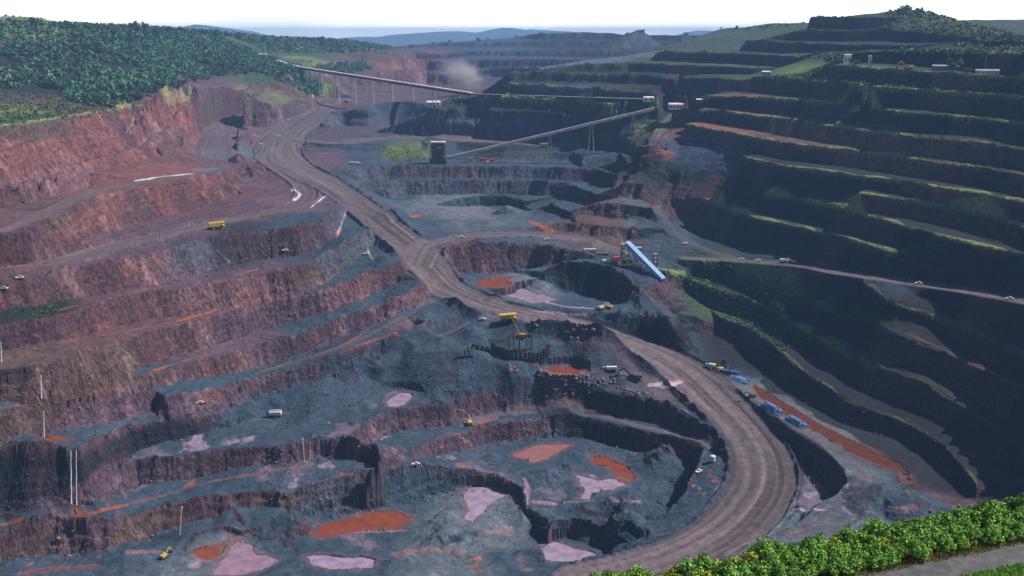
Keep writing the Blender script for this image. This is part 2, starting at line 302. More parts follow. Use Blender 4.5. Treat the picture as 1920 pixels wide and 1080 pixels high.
A_ = np.array([tuple(p) for p in PTS])
ret = delaunay_2d_cdt([Vector((p[0], p[1])) for p in A_], [], [], 0, 0.05)
VV = np.array([tuple(v) for v in ret[0]]); TRI = ret[2]
ZV = np.array([A_[[q for q in o if q < len(A_)], 2].mean() if len(o) else 0 for o in ret[3]])
Z = np.full((NJ, NI), -200.0)
def raster(p, z, depth=0):
    ang = [math.atan2(q[0], max(q[1], .01)) for q in p]
    if depth < 7 and (max(ang)-min(ang) > rad(3)) :
        L = [math.hypot(p[(k+1) % 3][0]-p[k][0], p[(k+1) % 3][1]-p[k][1]) for k in range(3)]
        if max(L) > 12:
            k = L.index(max(L)); a, b, c = k, (k+1) % 3, (k+2) % 3
            m = ((p[a][0]+p[b][0])/2, (p[a][1]+p[b][1])/2); zm = (z[a]+z[b])/2
            raster((p[a], m, p[c]), (z[a], zm, z[c]), depth+1); raster((m, p[b], p[c]), (zm, z[b], z[c]), depth+1); return
    x = np.array([q[0] for q in p]); y = np.array([q[1] for q in p])
    i, j = idx(x, y)
    i0, i1 = max(int(i.min())-1, 0), min(int(i.max())+3, NI); j0, j1 = max(int(j.min())-3, 0), min(int(j.max())+3, NJ)
    if i1 <= i0 or j1 <= j0: return
    gx = GX[j0:j1, i0:i1]; gy = GY[j0:j1, i0:i1]
    den = (y[1]-y[2])*(x[0]-x[2])+(x[2]-x[1])*(y[0]-y[2])
    if abs(den) < 1e-6: return
    a = ((y[1]-y[2])*(gx-x[2])+(x[2]-x[1])*(gy-y[2]))/den
    b = ((y[2]-y[0])*(gx-x[2])+(x[0]-x[2])*(gy-y[2]))/den
    c = 1-a-b; m = (a >= -1e-4) & (b >= -1e-4) & (c >= -1e-4)
    Z[j0:j1, i0:i1][m] = (a*z[0]+b*z[1]+c*z[2])[m]
for t in TRI: raster([tuple(VV[k]) for k in t], [ZV[k] for k in t])

# ragged edges: look the surface up through a small warp
sc = np.clip(GY/900, .35, 1.6); near = np.clip((np.hypot(GX, GY)-200)/250, 0, 1)
rw0 = 1-.75*smooth01((GX-(GY*.1+20))/80)*smooth01((1700-GY)/100)
wx = (fbm(GX, GY, 20, 4, 1)*3.6+fbm(GX, GY, 90, 2, 5)*2.5)*sc*near*rw0; wy = (fbm(GX, GY, 20, 4, 2)*3.6+fbm(GX, GY, 90, 2, 6)*2.5)*sc*near*rw0
Z = samp(Z, GX+wx, GY+wy)

# ---------------------------------------------------------------- features draped on the surface
def pdist(pl, maxd, zs=False):
    """distance, signed side, arc position (and line height) for the lattice points near a polyline"""
    D = np.full((NJ, NI), 1e9, np.float32); S = np.zeros((NJ, NI), np.float32); LZ = np.zeros((NJ, NI), np.float32); SG = np.zeros((NJ, NI), np.float32)
    s0 = 0
    pl = [np.array(p, float) for p in pl]; pl2 = [pl[0]]
    for a, b in zip(pl[:-1], pl[1:]):
        L = np.hypot(*(b-a)[:2]); n = max(1, int(L/40))
        for q in range(1, n+1): pl2.append(a+(b-a)*q/n)
    for a, b in zip(pl2[:-1], pl2[1:]):
        L = max(np.hypot(*(b-a)[:2]), 1e-6)
        cx = np.array([a[0], b[0], a[0], b[0], a[0], b[0], a[0], b[0]])+np.array([-1, -1, 1, 1, -1, -1, 1, 1])*maxd
        cy = np.array([a[1], b[1], a[1], b[1], a[1], b[1], a[1], b[1]])+np.array([-1, -1, 1, 1, 1, 1, -1, -1])*maxd
        i, j = idx(cx, np.maximum(cy, .1)); i0, i1, j0, j1 = max(int(i.min())-1, 0), min(int(i.max())+2, NI), max(int(j.min())-1, 0), min(int(j.max())+2, NJ)
        gx = GX[j0:j1, i0:i1]-a[0]; gy = GY[j0:j1, i0:i1]-a[1]
        tx, ty = (b-a)[:2]/L; u = np.clip(gx*tx+gy*ty, 0, L); dd = np.hypot(gx-u*tx, gy-u*ty)
        m = dd < D[j0:j1, i0:i1]
        D[j0:j1, i0:i1][m] = dd[m]; S[j0:j1, i0:i1][m] = (s0+u)[m]; LZ[j0:j1, i0:i1][m] = (a[2]+(b[2]-a[2])*u/L)[m]
        SG[j0:j1, i0:i1][m] = (gx*ty-gy*tx)[m]
        s0 += L
    return D, S, LZ, SG
def spline(px, n=5):
    p = np.array(px, float); p = np.vstack([2*p[0]-p[1], p, 2*p[-1]-p[-2]]); o = []
    for k in range(1, len(p)-2):
        for q in range(n):
            t = q/n; a, b, c, d = p[k-1], p[k], p[k+1], p[k+2]
            o.append(.5*((2*b)+(c-a)*t+(2*a-5*b+4*c-d)*t*t+(3*b-a-3*c+d)*t**3))
    o.append(p[-2]); return [tuple(q) for q in o]
ROADM = np.zeros((NJ, NI), np.float32); ROADS = np.zeros((NJ, NI), np.float32); FLAT = np.zeros((NJ, NI), np.float32)
ROADC = np.zeros((NJ, NI), np.float32)
def road(px, wd, berm=1.6, flat=1.0, strength=1.0, blend=6):
    """px: (u,v,d); wd: half widths (m) along"""
    global Z
    pl = [P(*p) for p in spline(px)]
    wds = np.interp(np.linspace(0, 1, len(pl)), np.linspace(0, 1, len(wd)), wd) if hasattr(wd, '__len__') else np.full(len(pl), wd)
    D, S, LZ, SG = pdist(pl, max(wds)+blend+6)
    seg = np.concatenate([[0], np.cumsum([math.hypot(b[0]-a[0], b[1]-a[1]) for a, b in zip(pl[:-1], pl[1:])])])
    ok = D < max(wds)+blend+6
    hw = np.zeros_like(D); hw[ok] = np.interp(S[ok], seg, wds)
    hw = hw*(1+.06*vn(S/25, SG*0+3, 9))
    k = np.zeros_like(D); k[ok] = smooth01(1-(D[ok]-hw[ok]-1)/blend)*flat
    Zn = LZ
    Z = Z*(1-k)+Zn*k
    if berm:
        bm = np.zeros_like(D); bm[ok] = np.exp(-((D[ok]-hw[ok]-2.2)/1.3)**2)*berm
        Z += bm*(.75+.5*vn(GX/6, GY/6, 4))*(ROADM < .3)
    m = np.zeros_like(D); m[ok] = smooth01((hw[ok]-D[ok])/1.5+.5)*strength
    up = m > ROADM; ROADM[up] = m[up]
    st = .5*vn(SG/1.6, S/70, 21)+.5*vn(SG/3.5, S/160, 22)
    ROADS[up] = st[up]; FLAT[ok] = np.maximum(FLAT[ok], k[ok])
    return pl
exec(r'''
road([(1000,440,180),(1080,448,184),(1150,468,188),(1185,476,188)],[12,10,8],0.8)
road([(1290,484,190),(1390,489,188),(1500,498,184),(1560,509,181),(1640,520,177.5),(1720,531,175),(1820,546,171),(1925,564,166)],[6,6,7,9,10,11],0.6)
road([(1090,452,184),(1000,440,180),(900,441,177),(850,449,177),(805,462,179),(790,480,183)],[12,12,13,16],1.2)
road([(660,262,140),(760,258,140),(860,262,139.5),(960,268,139.5),(1080,278,140)],[14,18,18,10],0,.8)
road([(520,255,144),(560,262,143),(640,268,141),(700,262,140)],[14,12,14],1.0)
road([(0,512,160),(110,492,158),(200,466,158),(300,443,157),(400,420,157),(480,405,157),(540,391,157),(571,374,157),(572,352,157),(540,327,154),(500,300,150),(505,280,149)],[14,13,12,11,10,10,10,9,10,12],2.2)
road([(0,432,136),(60,410,134),(130,380,132),(180,358,131),(250,345,131),(340,330,132),(400,322,136),(430,312,142)],[9,8,6,6,5],0.6)
road([(430,205,121),(500,196,122),(560,192,123),(640,183,122),(720,176,121)],[10,14,18,12],0,.7)
road([(400,300,147),(400,270,146.5),(430,235,144),(490,212,134),(540,200,126)],[26,26,20,16],0,.9,.55)
road([(630,185,124),(612,205,129),(570,228,136),(530,255,143),(522,285,149),(552,312,152),(610,342,155),(655,372,160),(700,406,165),(740,437,171),(778,467,179),(806,502,190),(846,542,203),(915,572,209),(1000,592,213),(1080,609,219),(1150,632,226),(1220,658,234),(1285,695,242),(1340,745,248),(1395,803,254),(1428,860,258),(1425,920,262),(1375,985,265),(1300,1032,266),(1210,1066,267),(1100,1090,268)],[20,24,34,34,24,19,17,16,16,16,18,17,15,16,17,17,18,20,18.5,19,20,19.5,18,17,16],2.8)
road([(1335,706,244),(1420,735,246),(1500,797,247),(1580,850,247.5),(1625,890,248),(1620,925,249),(1560,965,254),(1500,1010,259),(1400,1048,263)],[5,6,6,8,9,10],0,.8,.35)
road([(745,600,212),(700,622,217),(640,650,222),(560,675,228),(483,699,233)],[4,3.5,3],0,.7,.5)
road([(835,548,204),(805,566,208),(770,585,211),(740,600,213)],[7,5,4],.5,.7,.6)
road([(830,640,228),(870,612,219),(930,603,216),(985,605,215)],[4,4,5],0,.6,.6)
road([(1262,210,100),(1246,235,106),(1228,262,112),(1215,268,114)],[5,5,5],0.5,.9,.7)
road([(1255,350,151),(1234,385,165),(1262,432,177),(1330,470,186),(1390,487,188)],[5,4,3],0,.6,.35)
road([(870,797,266),(900,784,265.5),(960,774,265),(1050,773,265),(1120,779,265),(1200,798,264.5),(1270,817,264.5),(1330,838,262)],[3.2,3,3],0.4,.6,.75)
''')
# broken ground on the floors, mounds and stock piles
def mound(u, v, d, R, h, p=1.0, rough=.25, flat=.0):
    global Z
    x, y, z = P(u, v, d); r = np.hypot(GX-x, GY-y)
    m = r < R*1.6
    a = np.arctan2(GY[m]-y, GX[m]-x); rr = r[m]/R*(1+rough*.4*vn(a*2.2, a*0+u, 3)+rough*.25*vn(GX[m]/9, GY[m]/9, 8))
    hh = np.clip(1-rr, 0, 1-flat)/(1-flat)
    Z[m] += h*hh**p
exec(r'''
for a in [(1050,770,265,17,9,1,.1),(1085,760,262,9,4,1,.2),(760,655,232,12,3,1,.3),(785,650,231,9,3,1,.3),(810,655,231,9,3,1,.3),(775,665,233,10,3,1,.3),(800,668,233,9,2.5,1,.3),(740,668,234,12,3,1,.3),(830,660,231,8,2,1,.3),(838,676,234,34,7.5,.9,.15,.5),
  (1035,648,227,22,5,1,.4),(1110,655,230,24,8,1,.5),(1135,672,234,24,9,.9,.5,.2),(1080,640,226,20,4,1,.5),(940,640,224,30,4,.8,.4),(890,640,226,14,5,1,.4),
  (560,985,275,16,7,1,.5),(620,1065,282,26,6,1,.5),(700,1065,282,22,6,1,.5),(480,1075,281,24,6,1,.5),(990,960,282,20,4,1,.6),(1080,905,279,7,3,1,.3),(850,990,283,22,4,1,.6),
  (1150,960,280,26,5,1,.6),(1080,965,281,24,5,1,.6),(1180,975,280,20,7,1,.6),(1650,940,250,22,9,1,.6),(1720,955,249,20,6,1,.6),(1000,1040,284,14,6,1,.5),(940,1055,284,18,4,1,.5),
  (460,312,149,22,15,1,.4),(475,325,153,16,8,1,.4),(740,425,175,22,5,1,.4),(850,420,181,26,4,1,.5),(900,418,181,20,5,1,.5),(950,400,184,16,9,1,.3),
  (360,1010,281,26,5,1,.6),(240,1050,281,24,6,1,.6),(700,905,266,18,4,1,.6),(460,240,138,20,8,1,.6),(640,480,183,16,5,1,.5),
  (720,505,190,14,4,1,.5),(1240,940,275,16,5,1,.6),(880,300,149,0.1,0,1),(1250,870,276,26,7,1,.5),(600,620,208,0.1,0,1),(170,960,264,20,7,1,.3),(70,965,264,18,8,1,.3),
  (690,545,200,12,3,1,.5),(850,580,211,14,4,1,.4),(905,598,214,9,4,1,.4),(810,770,251,0.1,0,1),(1060,590,212,14,3,1,.4),(780,350,163,14,4,1,.4),(930,560,207,10,3,1,.4)]:
    mound(*a)
''')
rh = random.Random(77)
for _ in range(70):
    u_ = rh.uniform(420, 1290); v_ = rh.uniform(860, 1070); xg, yg, _z = P(u_, v_, 283)
    if math.hypot((u_-1330)/200, (v_-1040)/60) < 1: continue
    R_ = rh.uniform(4, 13); H_ = R_*rh.uniform(.18, .42); r = np.hypot(GX-xg, GY-yg); m = r < R_*1.6
    a_ = np.arctan2(GY[m]-yg, GX[m]-xg); hh = np.clip(1-r[m]/R_*(1+.35*vn(a_*2.2, a_*0+u_, 3)), 0, 1); Z[m] += H_*hh*(Z[m] < -268)
for _ in range(24):
    u_ = rh.uniform(440, 860); v_ = rh.uniform(735, 800); xg, yg, _z = P(u_, v_, 250); R_ = rh.uniform(3, 8); r = np.hypot(GX-xg, GY-yg); m = r < R_; Z[m] += R_*.28*np.clip(1-r[m]/R_, 0, 1)*(np.abs(Z[m]+250) < 4)
# erosion: streaks that run down the faces
def grads(A):
    dr = np.gradient(A, axis=0)/np.gradient(RR)[:, None]; dt = np.gradient(A, axis=1)/(np.gradient(TH)[None, :]*RR[:, None])
    s, c = np.sin(TH)[None, :], np.cos(TH)[None, :]
    return dr*s+dt*c, dr*c-dt*s
def blur(A, n):
    for _ in range(n):
        A = np.pad(A, 1, 'edge'); A = (A[1:-1, :-2]+2*A[1:-1, 1:-1]+A[1:-1, 2:])/4
        A = np.pad(A, ((1, 1), (0, 0)), 'edge'); A = (A[:-2]+2*A[1:-1]+A[2:])/4
    return A
Zb = blur(Z, 6)
gx, gy = grads(Zb); SL = np.hypot(gx, gy); ux, uy = gx/(SL+1e-6), gy/(SL+1e-6)
dist = np.hypot(GX, GY)
band = (dist > 380) & (dist < 3300)
def lic(scale, L, seed, n=7):
    o = np.zeros((NJ, NI), np.float32); X = GX[band]; Y = GY[band]; a = ux[band]; b = uy[band]; acc = 0
    for k in range(n):
        t = (k/(n-1)-.5)*L; acc = acc+vn((X+a*t)/scale, (Y+b*t)/scale, seed)
    o[band] = acc/n*1.7; return o
dsc = np.clip(dist/800, .8, 3.5)
R1 = lic(3.2, 14, 31); R2 = lic(7.5, 22, 32); R3 = lic(1.7, 9, 33)
far2 = np.clip((dist-1100)/900, 0, 1)
R4 = lic(16, 50, 34)
steep = smooth01((SL-.35)/.6)
RILL = (R1*1.1+R2*1.6+R3*.5)*(1-far2*.6)+R4*(.8+1.2*far2)
UU, VVp = proj(GX, GY, Z)
def inpoly(poly, x, y):
    r = np.zeros(x.shape, bool); n = len(poly)
    for k in range(n):
        x1, y1 = poly[k][:2]; x2, y2 = poly[(k+1) % n][:2]
        r ^= ((y1 > y) != (y2 > y)) & (x < (x2-x1)*(y-y1)/((y2-y1) or 1e-9)+x1)
    return r
soft = np.zeros((NJ, NI), np.float32)
for pg, kq in (([(700,690),(745,600),(800,610),(850,580),(1000,600),(1150,642),(1262,705),(1225,728),(1000,722),(850,735),(700,745)], .85), ([(600,190),(850,185),(960,245),(620,250)], .5), ([(640,270),(690,268),(1090,268),(1090,306),(700,306)], .8)):
    wpg = [tuple(v_) for v_ in [P(u_, v2, 0) if False else (u_, v2) for u_, v2 in pg]]
    soft = np.maximum(soft, inpoly(wpg, UU, VVp)*kq)
soft = blur(soft, 5); ZS = blur(Z, 9); Z = Z*(1-soft*.8)+ZS*soft*.8
farflat = band*(1-FLAT)*(1-soft)
rightw = smooth01((GX-(GY*.08+60))/80)*smooth01((1500-GY)/200)
Z += steep*farflat*(RILL*1.1)*(1-.6*rightw)
LG = fbm(GX, GY, 30, 3, 47)*3.5
lw = smooth01((-GX-120)/150)*smooth01((GY-720)/60)*smooth01((1650-GY)/150); Z += band*smooth01((SL-.2)/.3)*(1-FLAT)*lw*(1.9*np.sin(2*np.pi*(Z+LG*1.5)/12.5)+fbm(GX, GY, 48, 4, 50, .6)*5)
Z += band*steep*(1-FLAT)*(1-soft)*(.62*np.sin(2*np.pi*(Z+LG)/5.2)+.35*np.sin(2*np.pi*(Z+LG*1.6)/2.3))*np.clip(1.2-dist/2200, 0, 1)
Z += band*steep*(1-FLAT)*(1-soft)*(1-rightw*.8)*(fbm(GX, GY, 17, 4, 48, .6)*2.4+(1-np.abs(fbm(GX, GY, 40, 3, 49))*3)*1.6*np.clip(dsc-.4, 0, 2))
# rough ground everywhere off the roads
gentle = (1-steep)*farflat
rdg = 1-np.abs(fbm(GX, GY, 34, 4, 45, .6))*2.6
Z += gentle*(1-rightw*.7)*(fbm(GX, GY, 26, 4, 41)*1.1+fbm(GX, GY, 7, 3, 42)*.7+rdg*.8*smooth01(fbm(GX, GY, 90, 2, 46)+.4))+farflat*fbm(GX, GY, 5, 2, 43)*.3*steep*2
Z += FLAT*band*(fbm(GX, GY, 9, 2, 44)*.18+ROADS*.22*ROADM)
farh = smooth01((dist-3300)/3000)
hl = smooth01(1-np.hypot((GX-560)/260, (GY-1270)/120))*smooth01((Z+25)/20); Z += hl*(fbm(GX, GY, 40, 4, 52, .6)*5+1)
Z += farh*fbm(GX, GY, 2400, 5, 51)*150

# ---------------------------------------------------------------- look-ups on the finished surface
def hit(u, v, lift=0.0, t0=330):
    X = (u-960)/F; Y = (v-540)/F
    t = np.geomspace(t0, 12000, 8000); x = t*X; y = t*(CP-Y*SP); z = -t*(SP+Y*CP)
    g = samp(Z, x, y); k = np.argmax(z < g)
    if not (z < g).any(): k = -1
    return Vector((x[k], y[k], g[k]+lift))
def ground(x, y): return float(samp(Z, np.array([x]), np.array([y]))[0])
UU, VVp = proj(GX, GY, Z)
def inpoly(poly, x, y):
    r = np.zeros(x.shape, bool); n = len(poly)
    for k in range(n):
        x1, y1 = poly[k][:2]; x2, y2 = poly[(k+1) % n][:2]
        c = ((y1 > y) != (y2 > y)) & (x < (x2-x1)*(y-y1)/((y2-y1) or 1e-9)+x1); r ^= c
    return r
def worldpoly(poly): return [tuple(hit(*q)) for q in poly]

# ---------------------------------------------------------------- pools: hollow the ground, keep the outlines for the water sheets
POOLS = []; TINTS = []
def pool(kind, label, poly, dz=0.0, q_=.33):
    wp = worldpoly(poly); zs = sorted(p[2] for p in wp); z = zs[int(len(zs)*q_)]+dz
    # the outline on the level z: slide every corner along the sight of the survey
    wl = [P(u, v, -z) for u, v in poly]
    cx = sum(p[0] for p in wl)/len(wl); cy = sum(p[1] for p in wl)/len(wl)
    R = max(math.hypot(p[0]-cx, p[1]-cy) for p in wl)
    m = np.hypot(GX-cx, GY-cy) < R*1.3
    xs = GX[m]+fbm(GX[m], GY[m], 12, 4, 61, .7)*3.4; ys = GY[m]+fbm(GX[m], GY[m], 12, 4, 62, .7)*3.4
    ins = inpoly(wl, xs, ys)
    zz = Z[m]; near_ = np.abs(zz-z) < 6
    DQ = pdist([(p[0], p[1], z) for p in wl+wl[:1]], 16)[0][m]
    sh = (~ins) & near_ & (DQ < 16); zz[sh] = z+(zz[sh]-z)*(.15+.85*smooth01(DQ[sh]/16))
    zz[ins & near_] = z-.8
    DP = pdist([(p[0], p[1], z) for p in wl+wl[:1]], 6)[0][m]
    rim = (~ins) & near_ & (DP < 3.5+1.5*fbm(GX[m], GY[m], 8, 2, 64)) & (zz < z+.2); zz[rim] = np.maximum(zz[rim], z+.12+.05*fbm(GX[m][rim], GY[m][rim], 3, 2, 63))
    Z[m] = zz
    TINTS.append((m, np.where(ins, 0, DP), kind)); POOLS.append((kind, label, cx, cy, z, [((p[0]-cx)*1.12+cx, (p[1]-cy)*1.12+cy) for p in wl]))
exec(r'''
pool('mud','long red mud pool in the low ground near the bottom of the pit',[(582,1003),(600,985),(640,975),(690,962),(725,958),(752,962),(762,967),(778,968),(768,978),(748,990),(700,994),(650,1000),(600,1009)])
pool('lilac','crescent lilac pool at the foot of the small dark hollow',[(1000,1035),(1018,1022),(1035,1015),(1060,1022),(1085,1030),(1110,1037),(1122,1044),(1080,1051),(1040,1052),(1010,1048)])
pool('mud','curved bright red pool under the shadowed wall of the round pit',[(1107,855),(1125,854),(1150,862),(1172,875),(1190,895),(1178,901),(1160,900),(1150,885),(1140,873),(1118,872)])
pool('lilac','branching lilac pool beside the curved red pool',[(1080,890),(1100,893),(1120,900),(1150,896),(1175,901),(1175,910),(1150,918),(1110,922),(1105,938),(1085,935),(1095,918),(1090,905)])
pool('pinkmud','pale red mud flat at the foot of the ribbed bench wall',[(960,852),(985,842),(1020,833),(1060,832),(1075,833),(1050,845),(1025,860),(1000,869),(990,862),(970,857)])
pool('lilac','lilac pool behind the low ridge in the middle of the pit floor',[(870,935),(880,915),(905,905),(935,907),(960,920),(945,930),(930,937),(915,950),(905,965),(890,980),(872,972),(878,955)])
pool('mud','ragged red pool on the left of the lowest floor',[(363,1032),(385,1025),(410,1020),(440,1010),(450,1018),(430,1032),(425,1045),(400,1052),(380,1048)])
pool('pinklilac','large pink pool at the bottom edge left of the pit floor',[(425,1045),(432,1025),(450,1014),(470,1022),(480,1035),(500,1042),(520,1050),(505,1062),(480,1076),(440,1078),(400,1075),(410,1055)])
pool('lilac','pale lilac pool at the bottom between dark spoil heaps',[(575,1042),(600,1040),(640,1046),(680,1045),(708,1050),(700,1062),(660,1070),(610,1066),(585,1058)])
pool('lilac','white lilac puddle on the shelf below the dark mound',[(722,752),(735,743),(745,737),(775,737),(770,745),(758,758),(740,763),(728,760)])
pool('mud','orange pool between the rubble heaps and the parked bus',[(1018,694),(1040,690),(1070,688),(1092,692),(1085,700),(1060,703),(1030,702)],0,.55)
pool('mud','orange pool in the middle pit beside the white slurry',[(888,533),(900,526),(930,520),(965,518),(950,527),(960,534),(940,539),(905,540)])
pool('lilac','white slurry pool on the floor of the middle pit',[(930,545),(950,538),(985,540),(1005,550),(1030,556),(1045,562),(1000,568),(970,560),(945,556)])
pool('mud','thin orange puddle near the bench with the waterfall at left',[(82,820),(112,817),(125,822),(115,826),(90,826)])
pool('mud','orange seep below the left double waterfall',[(140,955),(150,953),(162,965),(152,970),(145,964)])
pool('channel','long brown red water channel along the foot of the dark wall',[(1413,722),(1430,730),(1470,755),(1530,792),(1600,828),(1660,857),(1690,868),(1703,885),(1706,903),(1697,905),(1688,880),(1660,878),(1620,860),(1560,825),(1500,793),(1450,765),(1420,738)])
''')
UU, VVp = proj(GX, GY, Z)
SLf = np.hypot(*grads(blur(Z, 1)))

# ---------------------------------------------------------------- ground colour: rock and soil tones, with shade painted in as near-black
PAL = dict(ore=(.031, .052, .080), oref=(.062, .066, .088), blk=(.013, .0135, .018), red=(.150, .060, .056), redf=(.090, .045, .050), pink=(.145, .078, .088),  # blk: albedo darkened to put shade into right wall faces and treads
           brn=(.085, .055, .050), grn=(.030, .062, .026), lgrn=(.120, .160, .045), gry=(.085, .105, .130), road=(.104, .080, .089), oran=(.360, .095, .030), dkg=(.010, .016, .015),
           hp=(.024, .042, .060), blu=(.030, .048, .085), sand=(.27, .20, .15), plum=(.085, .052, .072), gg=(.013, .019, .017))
# u, v, radius in px, colour of the faces, colour of the flats (blk on lower right flats paints shade)
CTRL = r'''
60 230 60 brn grn
40 185 30 brn brn
150 200 25 brn brn
220 212 25 brn grn
100 205 25 brn redf
40 210 40 brn lgrn
200 230 60 red brn
60 300 70 red redf
200 290 60 red redf
120 330 60 pink red
330 220 50 red brn
320 260 40 pink redf
420 200 40 brn plum
450 180 40 brn lgrn
400 160 50 plum plum
500 150 40 plum grn
30 370 40 redf brn
80 400 50 redf redf
210 400 50 red brn
330 370 50 red redf
430 370 50 redf redf
250 390 30 brn brn
120 410 30 brn redf
480 340 40 redf plum
500 380 40 redf plum
300 320 40 red red
400 260 40 red plum
60 470 30 red redf
180 450 40 redf plum
330 430 40 plum plum
60 570 40 red gg
130 530 30 pink plum
220 510 40 red plum
280 500 40 pink plum
360 480 40 oref ore
450 460 40 gg gg
540 450 40 oref ore
150 620 50 red redf
100 650 40 brn brn
250 590 40 red redf
350 560 40 pink plum
450 540 40 pink plum
540 520 30 brn plum
630 480 40 oref ore
50 650 40 blk brn
200 680 50 brn redf
330 650 40 redf plum
450 620 40 plum plum
560 590 40 plum ore
680 540 40 pink ore
780 540 30 pink ore
40 730 40 brn ore
150 730 40 brn ore
300 690 30 brn ore
420 700 40 redf ore
520 680 40 plum ore
640 630 40 plum ore
740 590 30 plum ore
60 790 40 brn ore
180 780 40 plum ore
280 760 30 plum ore
400 740 40 plum ore
40 900 50 blk ore
130 900 20 blk ore
200 900 40 plum ore
280 830 40 blk ore
330 880 40 plum ore
450 870 40 plum ore
560 850 40 plum ore
520 780 50 ore ore
620 760 50 ore ore
600 690 50 ore ore
50 1030 40 brn ore
150 1010 40 plum ore
270 990 40 brn ore
400 960 40 plum ore
500 940 30 brn ore
400 1050 40 ore gry
600 1040 60 ore ore
700 830 40 plum ore
780 790 40 plum ore
900 760 30 plum ore
1000 750 30 oref ore
850 830 40 plum ore
950 810 40 plum ore
1100 760 40 blk ore
1250 800 50 blk ore
1150 830 50 blk ore
1290 880 40 blk ore
1280 950 40 ore ore
1000 870 60 oref ore
1150 930 60 ore ore
900 980 60 ore gry
1000 1060 50 ore ore
750 920 50 ore ore
680 930 40 oref ore
800 690 60 ore ore
900 690 50 ore ore
800 700 28 hp hp
850 700 30 hp hp
900 705 28 hp hp
760 710 25 hp hp
830 655 25 hp ore
1000 640 60 ore ore
1130 660 40 ore ore
1100 710 30 ore plum
1250 730 20 ore road
900 500 40 plum ore
980 480 30 brn ore
880 530 30 ore ore
1000 530 40 ore gry
1100 530 60 blk ore
1220 560 50 oref ore
1230 640 40 blk ore
1100 590 40 ore ore
760 340 60 oref ore
900 330 60 oref ore
1050 340 40 blu ore
850 380 60 ore gry
950 380 30 blk ore
760 410 40 ore ore
620 300 30 oref plum
700 290 40 ore ore
745 288 28 lgrn lgrn
860 285 22 brn ore
900 278 20 gg gg
925 285 20 gg gg
1010 292 30 oref ore
700 210 50 ore plum
760 210 50 ore ore
850 225 50 oref ore
650 225 30 oref ore
700 180 60 plum plum
600 170 30 lgrn grn
1080 300 20 blu ore
1110 345 30 blk ore
1060 380 30 blk ore
1150 300 30 blk ore
1200 320 30 gg gg
1180 360 25 brn gry
1140 400 30 brn redf
1180 400 30 gg gry
1120 440 30 brn brn
1250 430 40 gg ore
1260 250 20 redf redf
1240 290 15 red red
1210 240 20 gg lgrn
1000 260 50 blu gg
1100 230 60 gg gg
950 190 50 gg gg
1100 200 60 gg gg
880 215 40 gg gg
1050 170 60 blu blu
1050 150 60 dkg gg
1200 150 60 dkg gg
1300 110 60 dkg grn
1450 120 50 dkg grn
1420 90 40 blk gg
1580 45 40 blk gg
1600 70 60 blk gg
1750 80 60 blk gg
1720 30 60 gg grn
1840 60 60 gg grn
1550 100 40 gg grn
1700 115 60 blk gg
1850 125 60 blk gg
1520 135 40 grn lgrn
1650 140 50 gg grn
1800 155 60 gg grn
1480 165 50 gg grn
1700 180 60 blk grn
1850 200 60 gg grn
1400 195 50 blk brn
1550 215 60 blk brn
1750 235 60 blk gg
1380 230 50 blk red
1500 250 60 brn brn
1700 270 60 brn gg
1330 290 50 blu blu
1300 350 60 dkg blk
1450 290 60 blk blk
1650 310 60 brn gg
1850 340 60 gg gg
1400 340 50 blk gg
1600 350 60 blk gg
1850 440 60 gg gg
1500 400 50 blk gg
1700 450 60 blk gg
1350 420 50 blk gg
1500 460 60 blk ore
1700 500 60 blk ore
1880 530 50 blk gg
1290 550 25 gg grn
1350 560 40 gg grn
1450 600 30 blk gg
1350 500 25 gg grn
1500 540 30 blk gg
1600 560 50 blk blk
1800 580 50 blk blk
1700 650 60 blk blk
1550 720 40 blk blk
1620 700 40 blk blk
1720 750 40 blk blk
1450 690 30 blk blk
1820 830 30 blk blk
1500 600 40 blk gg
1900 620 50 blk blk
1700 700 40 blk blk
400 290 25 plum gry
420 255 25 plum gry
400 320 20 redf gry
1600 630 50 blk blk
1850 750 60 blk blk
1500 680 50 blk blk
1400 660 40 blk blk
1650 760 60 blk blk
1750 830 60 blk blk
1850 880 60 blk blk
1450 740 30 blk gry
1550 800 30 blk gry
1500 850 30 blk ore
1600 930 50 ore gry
1700 950 40 gry ore
1520 1000 40 ore gry
1810 950 20 plum plum
700 120 60 red brn
780 130 60 pink redf
740 160 40 redf plum
660 90 50 brn grn
820 100 50 brn plum
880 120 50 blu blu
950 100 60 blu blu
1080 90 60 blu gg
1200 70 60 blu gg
1350 60 60 gg grn
1060 120 40 gry gry
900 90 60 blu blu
560 110 22 lgrn lgrn
600 118 20 lgrn lgrn
520 90 60 grn grn
300 110 80 gg gg
100 130 80 gg gg
60 40 60 lgrn lgrn
'''
cp = []; cf = []; cg = []; cr = []
for ln in CTRL.strip().split('\n'):
    u, v, r, a, b = ln.split(); h_ = hit(float(u), float(v)); t = h_.length
    cp.append((h_.x, h_.y, h_.z)); cr.append(float(r)*t/F); cf.append(PAL[a]); cg.append(PAL[b])
cp = np.array(cp, np.float32); cr = np.array(cr, np.float32); cf = np.array(cf, np.float32); cg = np.array(cg, np.float32)
mask = (dist > 380) & (dist < 5000)
X = (GX[mask]+fbm(GX[mask], GY[mask], 30, 3, 71)*14).astype(np.float32); Y = (GY[mask]+fbm(GX[mask], GY[mask], 30, 3, 72)*14).astype(np.float32); ZZ = Z[mask].astype(np.float32)
ws = np.zeros(X.shape, np.float32); FC = np.zeros(X.shape+(3,), np.float32); FG = np.zeros(X.shape+(3,), np.float32)
